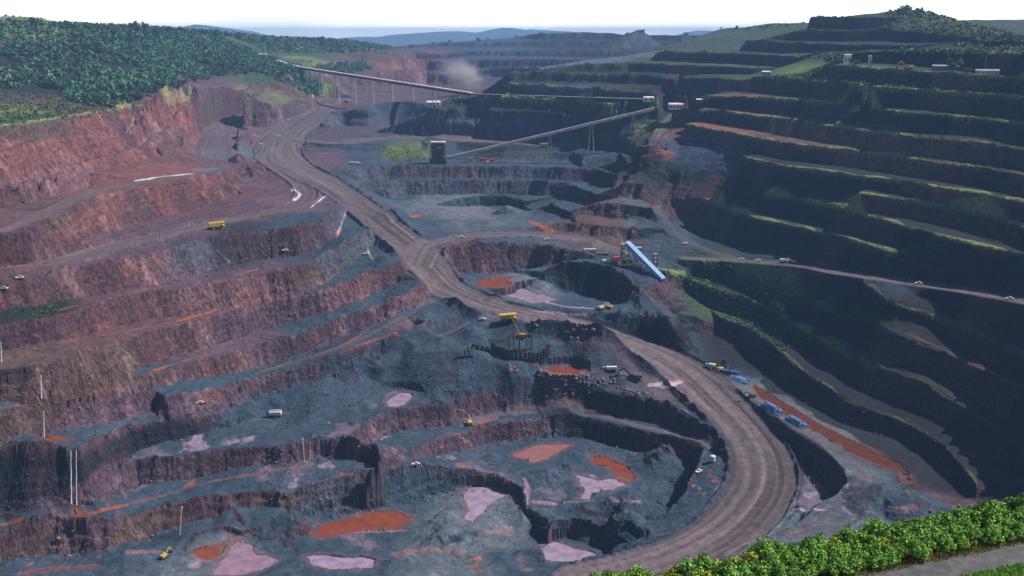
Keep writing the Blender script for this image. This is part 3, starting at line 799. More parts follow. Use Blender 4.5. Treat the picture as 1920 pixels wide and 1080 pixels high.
for k in range(len(cp)):
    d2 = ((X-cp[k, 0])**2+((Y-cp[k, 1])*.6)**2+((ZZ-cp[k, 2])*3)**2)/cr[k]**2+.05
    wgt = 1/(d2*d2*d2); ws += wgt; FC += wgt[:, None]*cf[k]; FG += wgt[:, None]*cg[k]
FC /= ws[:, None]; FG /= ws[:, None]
COL = np.zeros((NJ, NI, 3), np.float32); COL[:] = (.045, .085, .03)
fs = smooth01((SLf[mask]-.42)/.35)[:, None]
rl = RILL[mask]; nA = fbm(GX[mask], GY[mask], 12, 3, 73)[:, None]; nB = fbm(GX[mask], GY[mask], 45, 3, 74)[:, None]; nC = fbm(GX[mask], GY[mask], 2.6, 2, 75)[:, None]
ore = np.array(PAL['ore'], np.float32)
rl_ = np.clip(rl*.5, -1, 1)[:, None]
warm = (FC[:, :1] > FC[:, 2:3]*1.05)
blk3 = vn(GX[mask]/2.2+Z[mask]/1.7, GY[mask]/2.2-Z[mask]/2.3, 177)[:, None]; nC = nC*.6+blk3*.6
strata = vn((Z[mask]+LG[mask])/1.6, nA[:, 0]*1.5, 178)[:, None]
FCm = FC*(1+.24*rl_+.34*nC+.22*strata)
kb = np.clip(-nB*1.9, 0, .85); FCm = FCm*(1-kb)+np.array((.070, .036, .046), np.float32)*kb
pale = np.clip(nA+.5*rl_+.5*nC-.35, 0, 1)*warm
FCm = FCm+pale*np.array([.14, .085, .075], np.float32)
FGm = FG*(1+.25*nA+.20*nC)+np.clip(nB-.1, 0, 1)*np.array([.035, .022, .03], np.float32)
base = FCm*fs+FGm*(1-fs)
# bare soil scree at the foot of red faces stays its own colour
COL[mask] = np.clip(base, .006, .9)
def paint(m, k, c):
    COL[m] = COL[m]*(1-k[..., None])+np.array(c, np.float32)*k[..., None]
def paintall(k, c):
    global COL
    COL = COL*(1-k[..., None])+np.array(c, np.float32)*k[..., None]
wf = smooth01((Z+1*0-(-300))/10)*(Z < -246)*(GX < 190)*(dist < 850)*(1-smooth01((SLf-.15)/.2))
k1 = smooth01((fbm(GX, GY*.8, 30, 4, 141, .6)-.3)/.14)*wf; paintall(k1*.6, (.17, .115, .16))
k2 = smooth01((fbm(GX, GY*.8, 22, 4, 142, .6)-.46)/.08)*wf; paintall(k2*.6, (.30, .22, .32))
k3 = smooth01((fbm(GX, GY*.7, 20, 4, 143, .6)-.56)/.05)*wf; paintall(k3*.7, (.34, .09, .035))
for m_, d_, k_ in TINTS:
    kk = smooth01(1-d_/5.5)*.65*(.6+.4*fbm(GX[m_], GY[m_], 5, 2, 161)); kk = np.clip(kk, 0, 1); COL[m_] = COL[m_]*(1-kk[:, None])+np.array((.17, .10, .12) if 'l' in k_ and k_ != 'channel' else (.20, .065, .045), np.float32)*kk[:, None]
# roads
rc = np.array(PAL['road'], np.float32)
rdm = ROADM*(1-.15*np.clip(fbm(GX, GY, 18, 3, 76), -1, 1))
rcol = rc[None, None]*(1+.75*ROADS[..., None]+.12*fbm(GX, GY, 4, 2, 77)[..., None])
kk = np.clip(rdm, 0, 1)[..., None]; COL = COL*(1-kk)+rcol*kk
# stains and strips along benches; the near-black strip by the channel is painted shade
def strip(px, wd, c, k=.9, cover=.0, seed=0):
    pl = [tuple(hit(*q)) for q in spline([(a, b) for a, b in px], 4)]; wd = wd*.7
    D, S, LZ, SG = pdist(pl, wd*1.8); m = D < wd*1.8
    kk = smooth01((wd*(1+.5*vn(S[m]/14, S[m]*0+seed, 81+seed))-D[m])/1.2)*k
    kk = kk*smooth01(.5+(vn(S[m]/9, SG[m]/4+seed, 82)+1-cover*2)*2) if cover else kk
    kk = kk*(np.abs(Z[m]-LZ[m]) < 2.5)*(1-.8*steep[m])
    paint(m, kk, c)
exec(r'''
O=(.29,.078,.028); LR=(.17,.065,.05); WH=(.62,.62,.66); PK=(.27,.13,.13)
for px,wd,c,k in [
 ([(333,602),(400,584),(470,567),(520,557)],2.6,O,1),([(100,583),(200,560),(280,542)],1.6,LR,.8),([(440,515),(482,505)],1.6,(.4,.16,.04),.9),
 ([(275,700),(333,680),(390,664)],1.6,O,1),([(100,645),(200,627),(320,606)],2,LR,.7),([(590,592),(620,580),(640,573)],1.6,O,1),
 ([(483,698),(560,675),(640,650)],1.5,O,.9),([(640,648),(665,635),(690,618)],2.6,O,1),([(640,662),(690,642),(742,624)],2.0,O,1),
 ([(165,740),(200,732),(225,724)],2.6,O,1),([(0,765),(80,755),(160,742)],1.6,LR,.8),([(372,750),(395,745),(418,740)],2.2,O,1),
 ([(90,972),(150,968),(200,955),(240,945)],2.4,O,.8),([(240,945),(320,925),(400,902),(500,885),(560,873)],2.0,LR,.85),([(0,985),(40,975)],2.2,O,.9),
 ([(0,500),(60,498)],2.2,O,.8),([(0,430),(30,425)],2.4,O,.8),([(640,888),(665,892)],2,O,.8),([(630,440),(640,430)],2.5,O,.9),([(535,470),(555,472)],2,O,.9),
 ([(880,798),(905,793),(930,780)],1.6,O,.7),([(1170,778),(1195,784)],1.5,O,.6),([(995,415),(1015,424),(1035,433)],4,O,1),([(770,406),(800,402)],5,O,.8),([(870,393),(900,396)],3,O,.7),
 ([(905,405),(930,410)],3,O,.7),([(985,675),(1000,680),(1010,686)],1.8,O,.9),([(1060,722),(1080,722)],1.8,O,.9),([(930,635),(945,636)],1.5,O,.9),([(1110,706),(1140,708)],1.5,O,.8),
 ([(255,340),(300,332),(360,326)],3,WH,.75),([(240,248),(248,236),(252,222)],3,WH,.7),([(180,262),(238,247)],2.2,(.3,.22,.25),.7),([(548,354),(562,364),(552,376)],2.6,WH,.8),([(582,390),(600,375),(612,366)],1.6,WH,.7),
 ([(408,470),(420,482),(430,492)],1.4,WH,.7),([(650,395),(640,420),(632,445)],1.4,WH,.5),([(686,440),(690,470),(700,488)],1.4,WH,.5),
 ([(365,240),(350,232),(320,225)],4,(.3,.09,.04),.7),([(340,290),(370,300)],4,O,.6),([(335,280),(395,282)],3,O,.5),
 ([(1700,625),(1790,665),(1900,720)],1.8,LR,.6),([(1690,705),(1740,722)],1.4,O,.5),([(1290,237),(1360,246),(1400,252)],3,LR,.8),([(1225,390),(1240,386)],2,O,.6),
 ([(1560,655),(1600,668),(1640,690)],2.8,(.30,.32,.36),.8),([(1620,527),(1660,560),(1700,577)],2.0,(.25,.26,.2),.6),
 ([(1220,722),(1250,720),(1275,716)],4,(.5,.4,.5),.8),([(855,535),(900,556),(960,575)],1.2,(.3,.3,.36),.4),([(1490,955),(1545,957)],1.6,(.5,.33,.42),.8),
 ([(1600,940),(1580,950),(1600,965),(1630,960),(1605,985)],.9,(.3,.32,.5),.8),([(1530,985),(1480,1000)],1.6,PK,.5),([(1360,1035),(1440,1005)],2.0,PK,.5),
 ([(1700,918),(1718,950)],1.0,PK,.8),([(1665,955),(1715,952)],2.0,PK,.7),([(1590,905),(1588,915)],1.2,(.6,.5,.6),.8),
 ([(985,900),(990,930),(988,945)],2.6,(.35,.22,.36),.8),([(990,940),(1040,945)],2.4,(.35,.22,.36),.6),([(1060,942),(1130,938),(1200,940)],2.2,(.30,.17,.20),.6),([(900,1000),(960,995)],3,PK,.4),
 ([(740,1040),(800,1030),(860,1035)],4,PK,.4),([(880,1050),(900,1045)],2,PK,.7),([(300,1035),(240,1035)],2.4,PK,.5),([(40,1075),(120,1065),(180,1062)],4,LR,.6),([(1000,583),(1060,590),(1120,588)],2,(.4,.3,.42),.5),
 ([(1000,560),(1060,575),(1110,578)],2.4,(.45,.38,.5),.6),([(1060,690),(1200,705),(1280,712)],6,(.17,.11,.14),.5),([(620,1000),(760,995)],2,(.3,.2,.3),.5),
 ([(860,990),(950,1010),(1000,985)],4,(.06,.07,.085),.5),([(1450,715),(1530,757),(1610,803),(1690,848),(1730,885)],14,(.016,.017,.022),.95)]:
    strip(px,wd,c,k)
''')
# grass on the lips and treads of the benches of the right wall
GR = {1: ((.13, .16, .06), 3.0, .6), 2: ((.22, .25, .09), 4.5, .85), 3: ((.16, .27, .07), 7.0, .85), 4: ((.09, .21, .05), 7.0, .8)}
for D_, g, _n in CREST:
    if not g: continue
    c, wd, k = GR[g]; pl = [D_[q] for q in range(0, len(D_), 3)]+[D_[-1]]
    sc_ = max(1, np.hypot(*D_[len(D_)//2][:2])/1100); wd *= sc_
    D, S, LZ, SG = pdist(pl, wd*2); m = (D < wd*2) & (ROADM < .3)
    gm_ = 1-(.9 if g >= 3 and D_[:, 1].mean() < 880 else 0)*smooth01((GX[m]-225)/25)
    kk = gm_*smooth01((wd*(1+.7*vn(S[m]/16, S[m]*0, 91))-D[m])/2)*k*smooth01((Z[m]-LZ[m]+1.5)/1.0)*smooth01(vn(S[m]/30, S[m]*0+g, 92)*1.6+1.2)
    paint(m, kk*(.8+.2*vn(GX[m]/3, GY[m]/3, 93)), c)
# viewpoint hill and far country
nearm = dist < 380
COL[nearm] = (.06, .095, .03)
fm = dist > 5000
COL[fm] = (.05, .09, .07)
COL = COL*(1+.16*fbm(GX, GY, 1.7, 2, 95)[..., None])
COL = np.clip(COL, .004, .9)
ALPHA = (band*(.42+.58*smooth01((SLf-.4)/.4))*(1-.75*ROADM)*(1-.5*soft)).astype(np.float32)

# ---------------------------------------------------------------- materials
MATS = {}
def mat(name, col, rough=.8, metal=0, noise=None, bump=0.0, spec=.4, emit=None, scale=1.0):
    if name in MATS: return MATS[name]
    m = bpy.data.materials.new(name); m.use_nodes = True; n = m.node_tree; b = n.nodes['Principled BSDF']
    b.inputs['Base Color'].default_value = (*col, 1); b.inputs['Roughness'].default_value = rough; b.inputs['Metallic'].default_value = metal
    b.inputs['Specular IOR Level'].default_value = spec
    tcn = n.nodes.new('ShaderNodeTexCoord'); t = n.nodes.new('ShaderNodeTexNoise'); t.inputs['Scale'].default_value = scale; t.inputs['Detail'].default_value = 6
    n.links.new(tcn.outputs['Object'], t.inputs['Vector'])
    c2 = noise or tuple(x*.72 for x in col)
    mxn = n.nodes.new('ShaderNodeMix'); mxn.data_type = 'RGBA'; mxn.inputs[6].default_value = (*col, 1); mxn.inputs[7].default_value = (*c2, 1)
    rp = n.nodes.new('ShaderNodeMapRange'); rp.inputs['From Min'].default_value = .38; rp.inputs['From Max'].default_value = .62
    n.links.new(t.outputs['Fac'], rp.inputs['Value']); n.links.new(rp.outputs[0], mxn.inputs['Factor']); n.links.new(mxn.outputs[2], b.inputs['Base Color'])
    if bump:
        bp = n.nodes.new('ShaderNodeBump'); bp.inputs['Strength'].default_value = bump; n.links.new(t.outputs['Fac'], bp.inputs['Height']); n.links.new(bp.outputs[0], b.inputs['Normal'])
    MATS[name] = m; return m
def attr_mat(name, rough=.85, bump=0, scale=.5, spec=.25):
    m = bpy.data.materials.new(name); m.use_nodes = True; n = m.node_tree; b = n.nodes['Principled BSDF']
    a = n.nodes.new('ShaderNodeAttribute'); a.attribute_name = 'col'
    tcn = n.nodes.new('ShaderNodeTexCoord'); t = n.nodes.new('ShaderNodeTexNoise'); t.inputs['Scale'].default_value = scale; t.inputs['Detail'].default_value = 5
    n.links.new(tcn.outputs['Object'], t.inputs['Vector'])
    rp = n.nodes.new('ShaderNodeMapRange'); rp.inputs['From Min'].default_value = .3; rp.inputs['From Max'].default_value = .7; rp.inputs['To Min'].default_value = .75; rp.inputs['To Max'].default_value = 1.25
    n.links.new(t.outputs['Fac'], rp.inputs['Value'])
    vm = n.nodes.new('ShaderNodeVectorMath'); vm.operation = 'SCALE'; n.links.new(a.outputs['Color'], vm.inputs[0]); n.links.new(rp.outputs[0], vm.inputs['Scale'])
    last = vm.outputs[0]
    b.inputs['Roughness'].default_value = rough; b.inputs['Specular IOR Level'].default_value = spec
    if bump:
        # the attribute's alpha says how rocky the spot is
        mpn = n.nodes.new('ShaderNodeMapping'); mpn.inputs['Scale'].default_value = (1, 1, .55); n.links.new(tcn.outputs['Object'], mpn.inputs[0])
        t2 = n.nodes.new('ShaderNodeTexNoise'); t2.inputs['Scale'].default_value = .75; t2.inputs['Detail'].default_value = 7; t2.inputs['Roughness'].default_value = .66; n.links.new(mpn.outputs[0], t2.inputs['Vector'])
        vo = n.nodes.new('ShaderNodeTexVoronoi'); vo.inputs['Scale'].default_value = .42; vo.feature = 'F1'; n.links.new(mpn.outputs[0], vo.inputs['Vector'])
        ad = n.nodes.new('ShaderNodeMath'); ad.operation = 'MULTIPLY_ADD'; ad.inputs[1].default_value = -.35; n.links.new(vo.outputs['Distance'], ad.inputs[0]); n.links.new(t2.outputs['Fac'], ad.inputs[2])
        r2 = n.nodes.new('ShaderNodeMapRange'); r2.inputs['From Min'].default_value = .02; r2.inputs['From Max'].default_value = .52; r2.inputs['To Min'].default_value = .35; r2.inputs['To Max'].default_value = 1.65; n.links.new(ad.outputs[0], r2.inputs['Value'])
        k = n.nodes.new('ShaderNodeMix'); k.data_type = 'FLOAT'; k.inputs[2].default_value = 1.0; n.links.new(a.outputs['Alpha'], k.inputs[0]); n.links.new(r2.outputs[0], k.inputs[3])
        v2 = n.nodes.new('ShaderNodeVectorMath'); v2.operation = 'SCALE'; n.links.new(last, v2.inputs[0]); n.links.new(k.outputs[0], v2.inputs['Scale']); last = v2.outputs[0]
        bp = n.nodes.new('ShaderNodeBump'); bp.inputs['Distance'].default_value = 2.2; n.links.new(ad.outputs[0], bp.inputs['Height']); n.links.new(bp.outputs[0], b.inputs['Normal'])
        bs = n.nodes.new('ShaderNodeMath'); bs.operation = 'MULTIPLY'; bs.inputs[1].default_value = bump; n.links.new(a.outputs['Alpha'], bs.inputs[0]); n.links.new(bs.outputs[0], bp.inputs['Strength'])
    n.links.new(last, b.inputs['Base Color'])
    return m
M_GROUND = attr_mat('rock_and_soil', .9, .9, .22, .2)
M_LEAF = attr_mat('leaves', .75, 0, .5, .25)
def big_mesh(name, co, quads, m, col=None, smooth=True, parent=None):
    me = bpy.data.meshes.new(name); k = quads.shape[1]
    me.vertices.add(len(co)); me.vertices.foreach_set('co', np.asarray(co, np.float32).ravel())
    me.loops.add(quads.size); me.loops.foreach_set('vertex_index', quads.astype(np.int32).ravel())
    me.polygons.add(len(quads)); me.polygons.foreach_set('loop_start', np.arange(0, quads.size, k, dtype=np.int32)); me.polygons.foreach_set('loop_total', np.full(len(quads), k, np.int32))
    me.polygons.foreach_set('use_smooth', np.full(len(quads), smooth))
    me.materials.append(m); me.update(calc_edges=True)
    if col is not None:
        at = me.attributes.new('col', 'FLOAT_COLOR', 'POINT'); c4 = np.ones((len(co), 4), np.float32); c4[:, :col.shape[1]] = col; at.data.foreach_set('color', c4.ravel())
    o = bpy.data.objects.new(name, me); C.objects.link(o)
    if parent: o.parent = parent
    return o
# ground, haul roads as pieces of the same sheet
vid = np.arange(NJ*NI).reshape(NJ, NI)
Q = np.stack([vid[:-1, :-1], vid[:-1, 1:], vid[1:, 1:], vid[1:, :-1]], -1).reshape(-1, 4)
co = np.stack([GX, GY, Z], -1).reshape(-1, 3); cl = np.concatenate([COL.reshape(-1, 3), ALPHA.reshape(-1, 1)], 1)
rm = (ROADM[:-1, :-1] > .45).reshape(-1); fp = (dist[:-1, :-1] > 3300).reshape(-1)
def sub(name, m):
    q = Q[m]; u, inv = np.unique(q, return_inverse=True)
    o = big_mesh(name, co[u], inv.reshape(-1, 4), M_GROUND, cl[u], smooth=False); o['kind'] = 'structure'; return o
sub('haul_road', rm); sub('pit_ground', (~rm) & (~fp)); sub('distant_hills', (~rm) & fp)

# ---------------------------------------------------------------- water sheets
def water(name, col, rough, col2=None):
    return mat(name, col, rough, 0, col2, .04, .5, scale=.16)
WM = {'mud': water('red_mud_water', (.24, .058, .026), .2, (.17, .045, .024)), 'channel': water('brown_red_water', (.13, .036, .018), .25, (.09, .03, .018)),
      'lilac': water('sky_tinted_water', (.33, .26, .37), .08, (.24, .17, .24)), 'pinklilac': water('pink_water', (.30, .19, .27), .08, (.22, .13, .18)), 'pinkmud': water('pale_red_mud', (.30, .115, .10), .35, (.20, .11, .115))}  # lilac tones paint in bright sky mirrored on reddish water
for kind, label, cx, cy, z, poly in POOLS:
    bm = bmesh.new(); vs = [bm.verts.new((x-cx, y-cy, 0)) for x, y in poly]; f = bm.faces.new(vs)
    if f.normal.z < 0: bmesh.ops.reverse_faces(bm, faces=[f])
    bmesh.ops.triangulate(bm, faces=bm.faces[:])
    me = bpy.data.meshes.new('pool_water'); bm.to_mesh(me); bm.free(); me.materials.append(WM[kind])
    o = bpy.data.objects.new('pool_water', me); C.objects.link(o); o.location = (cx, cy, z-.25); tag(o, kind='structure')
# ---------------------------------------------------------------- mesh builder
class MB:
    def __init__(s): s.v = []; s.f = []
    def box(s, c, d, rz=0, taper=(1, 1), M=None):
        b = len(s.v); cz, sz = math.cos(rz), math.sin(rz)
        for k in (-1, 1):
            tx = taper[0] if k > 0 else 1; ty = taper[1] if k > 0 else 1
            for i, j in ((-1, -1), (1, -1), (1, 1), (-1, 1)):
                x, y, z = i*d[0]/2*tx, j*d[1]/2*ty, k*d[2]/2
                p = Vector((c[0]+x*cz-y*sz, c[1]+x*sz+y*cz, c[2]+z)); s.v.append(M @ p if M else p)
        s.f += [(b, b+3, b+2, b+1), (b+4, b+5, b+6, b+7)]+[(b+k, b+(k+1) % 4, b+4+(k+1) % 4, b+4+k) for k in range(4)]; return s
    def tube(s, a, c, r, n=8, r2=None, cap=True):
        a = Vector(a); c = Vector(c); d = (c-a).normalized(); u = d.orthogonal().normalized(); w_ = d.cross(u); b = len(s.v); r2 = r if r2 is None else r2
        for p, q in ((a, r), (c, r2)):
            for k in range(n):
                t = 2*math.pi*k/n; s.v.append(p+u*q*math.cos(t)+w_*q*math.sin(t))
        s.f += [(b+k, b+(k+1) % n, b+n+(k+1) % n, b+n+k) for k in range(n)]
        if cap: s.f += [tuple(range(b+n-1, b-1, -1)), tuple(range(b+n, b+2*n))]
        return s
    def bar(s, a, c, wd, h):
        a = Vector(a); c = Vector(c); d = (c-a).normalized(); sd_ = d.cross(Vector((0, 0, 1)))
        if sd_.length < .05: sd_ = Vector((1, 0, 0))
        sd_.normalize(); up = sd_.cross(d); b = len(s.v)
        for p in (a, c):
            for i, j in ((-1, -1), (1, -1), (1, 1), (-1, 1)): s.v.append(p+sd_*i*wd/2+up*j*h/2)
        s.f += [(b, b+3, b+2, b+1), (b+4, b+5, b+6, b+7)]+[(b+k, b+(k+1) % 4, b+4+(k+1) % 4, b+4+k) for k in range(4)]; return s
    def prism(s, prof, y0, y1):     # profile in x,z pushed along y
        b = len(s.v); n = len(prof)
        for y in (y0, y1):
            for x, z in prof: s.v.append(Vector((x, y, z)))
        s.f += [tuple(range(b, b+n)), tuple(range(b+2*n-1, b+n-1, -1))]+[(b+k, b+n+k, b+n+(k+1) % n, b+(k+1) % n) for k in range(n)]; return s
    def mesh(s, name, m, bevel=0):
        me = bpy.data.meshes.new(name); me.from_pydata([tuple(p) for p in s.v], [], s.f); me.materials.append(m)
        bm = bmesh.new(); bm.from_mesh(me); bmesh.ops.recalc_face_normals(bm, faces=bm.faces[:])
        if bevel: bmesh.ops.bevel(bm, geom=bm.edges[:], offset=bevel, segments=1, affect='EDGES')
        bm.to_mesh(me); bm.free(); return me
    def build(s, name, m, parent=None, bevel=0):
        o = bpy.data.objects.new(name, s.mesh(name, m, bevel)); C.objects.link(o)
        if parent: o.parent = parent
        return o
def empty(name, loc, rz=0, label=None, cat=None, group=None, sc=1.0):
    o = bpy.data.objects.new(name, None); C.objects.link(o); o.location = loc; o.rotation_euler = (0, 0, rz); o.scale = (sc,)*3; o.empty_display_size = .5
    return tag(o, label, cat, group)
KIDS = {}
def copy_tree(root, loc, rz, label, sc=None, cat=None):
    r = root.copy(); C.objects.link(r); r.location = loc; r.rotation_euler = (0, 0, rz); r['label'] = label
    if sc: r.scale = (sc,)*3
    for ch in KIDS.get(root.name) or [o for o in bpy.data.objects if o.parent == root]:
        c = ch.copy(); C.objects.link(c); c.parent = r
        for g_ in [o for o in bpy.data.objects if o.parent == ch]:
            d = g_.copy(); C.objects.link(d); d.parent = c
    return r
m_yel = mat('yellow_paint', (.62, .40, .06), .5, 0, (.42, .27, .07), scale=.8); m_wht = mat('white_paint', (.78, .77, .74), .5, 0, (.55, .52, .5), scale=.6)
m_cream = mat('cream_paint', (.72, .62, .48), .6, 0, (.45, .36, .3), scale=.7); m_tyre = mat('tyre_rubber', (.02, .02, .022), .9); m_dark = mat('dark_steel', (.05, .05, .06), .6, .3, scale=.5)
m_gls = mat('dark_glass', (.02, .03, .04), .15); m_rust = mat('rusty_steel', (.16, .08, .055), .8, 0, (.07, .045, .04), scale=.4); m_blu = mat('blue_sheet', (.13, .27, .52), .6, 0, (.24, .38, .58), scale=.6)
m_blu2 = mat('dark_blue_paint', (.03, .055, .16), .6, 0, (.06, .10, .24), scale=.7); m_grey = mat('galvanised_sheet', (.46, .45, .47), .5, .2, (.30, .29, .31), scale=.2); m_roof = mat('pale_roof_sheet', (.72, .66, .64), .6, 0, (.52, .42, .40), scale=.15)
m_wall = mat('white_wall', (.70, .70, .72), .7, 0, (.50, .50, .54), scale=.2); m_red = mat('red_paint', (.50, .10, .04), .6); m_wood = mat('weathered_pole', (.22, .17, .12), .9)
m_rock = mat('pale_rock', (.26, .18, .16), .9, 0, (.10, .075, .08), .5, .2, scale=.9); m_fall = mat('falling_water', (.75, .78, .82), .35, 0, (.5, .53, .6), .3, .5, scale=1.2); m_conc = mat('concrete', (.38, .36, .35), .9, scale=.4)
m_ora = mat('orange_paint', (.65, .24, .05), .5); m_belt = mat('gallery_underside', (.05, .055, .08), .8)
# ---------------------------------------------------------------- mining vehicles
def haul_truck(loc, rz, label):
    t = empty('haul_truck', loc, rz, label, 'dump truck', 'haul trucks in the mine')
    MB().box((0, 0, 1.9), (11, 3, .9)).box((3.2, 0, 2.6), (3.6, 5.4, .5)).build('chassis', m_dark, t)
    MB().prism([(-6.6, 3.3), (-5.6, 2.6), (2.3, 2.9), (2.9, 5.6), (6.2, 6.0), (6.2, 6.3), (2.6, 6.1), (-6.8, 5.6)], -3.1, 3.1).build('dump_body', m_yel, t)
    MB().box((4.7, 0, 2.5), (2.0, 5.6, 1.9)).build('hood', m_yel, t)
    c = MB().box((4.1, 1.4, 4.3), (1.9, 1.9, 1.8), taper=(.9, .9)).build('cab', m_wht, t); MB().box((5.08, 1.4, 4.5), (.06, 1.5, .9)).build('window', m_gls, c)
    for x, n in ((3.8, 1), (-3.4, 2)):
        for y in (-1, 1):
            for q in range(n):
                w0 = MB().tube((x, y*(2.9-q*1.1)-.5, 1.5), (x, y*(2.9-q*1.1)+.5, 1.5), 1.5, 16).build('wheel', m_tyre, t)
                MB().tube((x, y*(2.9-q*1.1)-.54, 1.5), (x, y*(2.9-q*1.1)+.54, 1.5), .7, 10).build('rim', m_yel, w0)
    return t
ht = haul_truck(hit(953, 603), rad(8), 'bright yellow haul truck parked where the side track leaves the main haul road')
copy_tree(ht, hit(408, 430), rad(24), 'pale yellow haul truck climbing the wide haul road on the left wall')
copy_tree(ht, hit(650, 192), rad(150), 'tiny haul truck far up the main road beside the grey stock mound', .8)
copy_tree(ht, hit(1021, 276), rad(0), 'dark looking haul truck on the purple flat right of the crusher house', .8)
def pickup(loc, rz, label, m=None):
    t = empty('pickup_truck', loc, rz, label, 'pickup', 'light vehicles around the mine')
    MB().box((0, 0, .95), (5.0, 1.9, .65)).build('body', m or m_wht, t, .08)
    MB().box((.4, 0, 1.6), (1.9, 1.75, .7), taper=(.75, .85)).build('cab', m_gls, t, .05); MB().box((.4, 0, 1.98), (1.45, 1.5, .08)).build('roof', m or m_wht, t)
    for x in (-1.5, 1.6):
        for y in (-.85, .85): MB().tube((x, y-.13, .42), (x, y+.13, .42), .42, 12).build('wheel', m_tyre, t)
    return t
pk = pickup(hit(540, 225), rad(60), 'white pickup on the main road just below the far stock mound')
for u, v, a, lb in ((523, 256, 60, 'dark looking pickup on the main road between the two upper junctions'), (489, 271, 50, 'small pickup at the left edge of the upper road junction'), (1722, 533, -12, 'white pickup driving on the pale road across the shadowed right wall'),
    (1893, 562, -12, 'small dark vehicle on the pale road at the right edge of the photo'), (1390, 488, -5, 'white van parked where the pale road meets the green slope'), (1421, 490, 0, 'second white vehicle on the pale road above the green slope'),
    (1310, 886, 40, 'small white vehicle left of the white tank above the round pit'), (865, 446, 0, 'white pickup at the corner of the road junction by the middle pit'), (1025, 450, 10, 'white pickup on the side road above the middle pit'),
    (37, 523, 20, 'white pickup parked at the edge of the left bench road'), (8, 545, 0, 'white pickup at the left edge of the photo below the bench road'), (780, 873, 10, 'white pickup on the narrow bench left of the lowest pit'),
    (1330, 690, -30, 'white pickup beside the blue frames at the road bend'), (905, 600, 180, 'dark pickup just left of the bright yellow haul truck'), (535, 473, 20, 'white pickup on the second bench of the left wall'), (1285, 458, 20, 'pale blue vehicle alone on the dark slope left of the right wall'),
    (686, 478, 0, 'white pickup on the broken ground left of the main road'), (375, 757, 10, 'white pickup at the foot of the bench beside the small orange pool')):
    copy_tree(pk, hit(u, v), rad(a), lb, 1.0)
pk.scale = (1.0,)*3
def lorry(loc, rz, label, cabm, boxm, L=9):
    t = empty('lorry', loc, rz, label, 'truck')
    MB().box((0, 0, 1.0), (L, 2.4, .4)).build('chassis', m_dark, t); c = MB().box((L/2-1, 0, 2.1), (2.0, 2.5, 2.0), taper=(.85, .95)).build('cab', cabm, t, .1); MB().box((L/2-.12, 0, 2.4), (.3, 2.1, .8)).build('windscreen', m_gls, c)
    MB().box((-1.2, 0, 2.3), (L-3.2, 2.6, 2.2)).build('cargo_box', boxm, t, .1)
    for x in (L/2-1.2, -L/2+2.6, -L/2+1.2):
        for y in (-1.1, 1.1): MB().tube((x, y-.18, .55), (x, y+.18, .55), .55, 12).build('wheel', m_tyre, t)
    return t
lorry(hit(1143, 696), rad(182), 'white bus like truck with a blue nose beside the orange pool', m_blu, m_wht, 11)
lorry(hit(665, 309), rad(0), 'white box truck alone on the shelf above the upper pit', m_wht, m_wht, 13)
lorry(hit(1470, 493), rad(-4), 'white truck on the pale road next to an orange loader', m_wht, m_wht, 8)
lorry(hit(1322, 690), rad(160), 'white and blue truck at the start of the pipe bench', m_blu, m_wht, 8).location.x += 4
def excavator(loc, rz, label, m, s_=1.0):
    t = empty('excavator', loc, rz, label, 'excavator', 'excavators at work', s_)
    for y in (-1.5, 1.5): MB().prism([(-2.6, .5), (-2.2, .05), (2.2, .05), (2.6, .5), (2.2, 1.0), (-2.2, 1.0)], y-.35, y+.35).build('track', m_dark, t)
    MB().box((-.6, 0, 2.0), (4.6, 3.0, 1.6)).build('house', m, t, .12); c = MB().box((1.2, 1.0, 2.4), (1.6, 1.0, 1.8), taper=(.85, .9)).build('cab', m, t); MB().box((2.02, 1.0, 2.6), (.08, .8, 1.0)).build('window', m_gls, c)
    bmx = MB().bar((1.6, -.2, 2.2), (4.6, -.2, 5.2), .5, .8).bar((4.6, -.2, 5.2), (6.6, -.2, 4.4), .5, .7).build('boom', m, t)
    MB().bar((6.5, -.2, 4.8), (7.4, -.2, 1.8), .4, .5).build('stick', m, bmx); MB().prism([(6.6, .6), (7.8, .4), (8.1, 1.8), (7.0, 2.0)], -.9, .5).build('bucket', m_dark, bmx)
    return t
ex = excavator(hit(1190, 713), rad(178), 'large dark excavator with a yellow cab at the haul road edge', m_rust, 1.7)
excavator(hit(881, 797), rad(100), 'small yellow excavator on the bench road of the round pit', m_yel, 1.1)
excavator(hit(1703, 131), rad(180), 'yellow excavator on the upper green bench of the right wall', m_yel, 1.4)
excavator(hit(1128, 580), rad(30), 'cream excavator on the floor of the middle pit, left of the yellow one', m_cream, 1.0)
excavator(hit(1141, 579), rad(150), 'yellow excavator on the floor of the middle pit beside the cream one', m_yel, 1.0)
excavator(hit(1487, 494), rad(160), 'orange excavator on the pale road beside the white truck', m_ora, .9)
excavator(hit(308, 1046), rad(70), 'tiny yellow excavator by the left spoil heap of the lowest floor', m_yel, .8)
excavator(hit(1410, 745), rad(200), 'brownish excavator on the bench between the two rows of blue pipes', m_rust, .9)
excavator(hit(1349, 696), rad(200), 'yellow excavator in front of the dark blue steel frames', m_yel, 1.0)
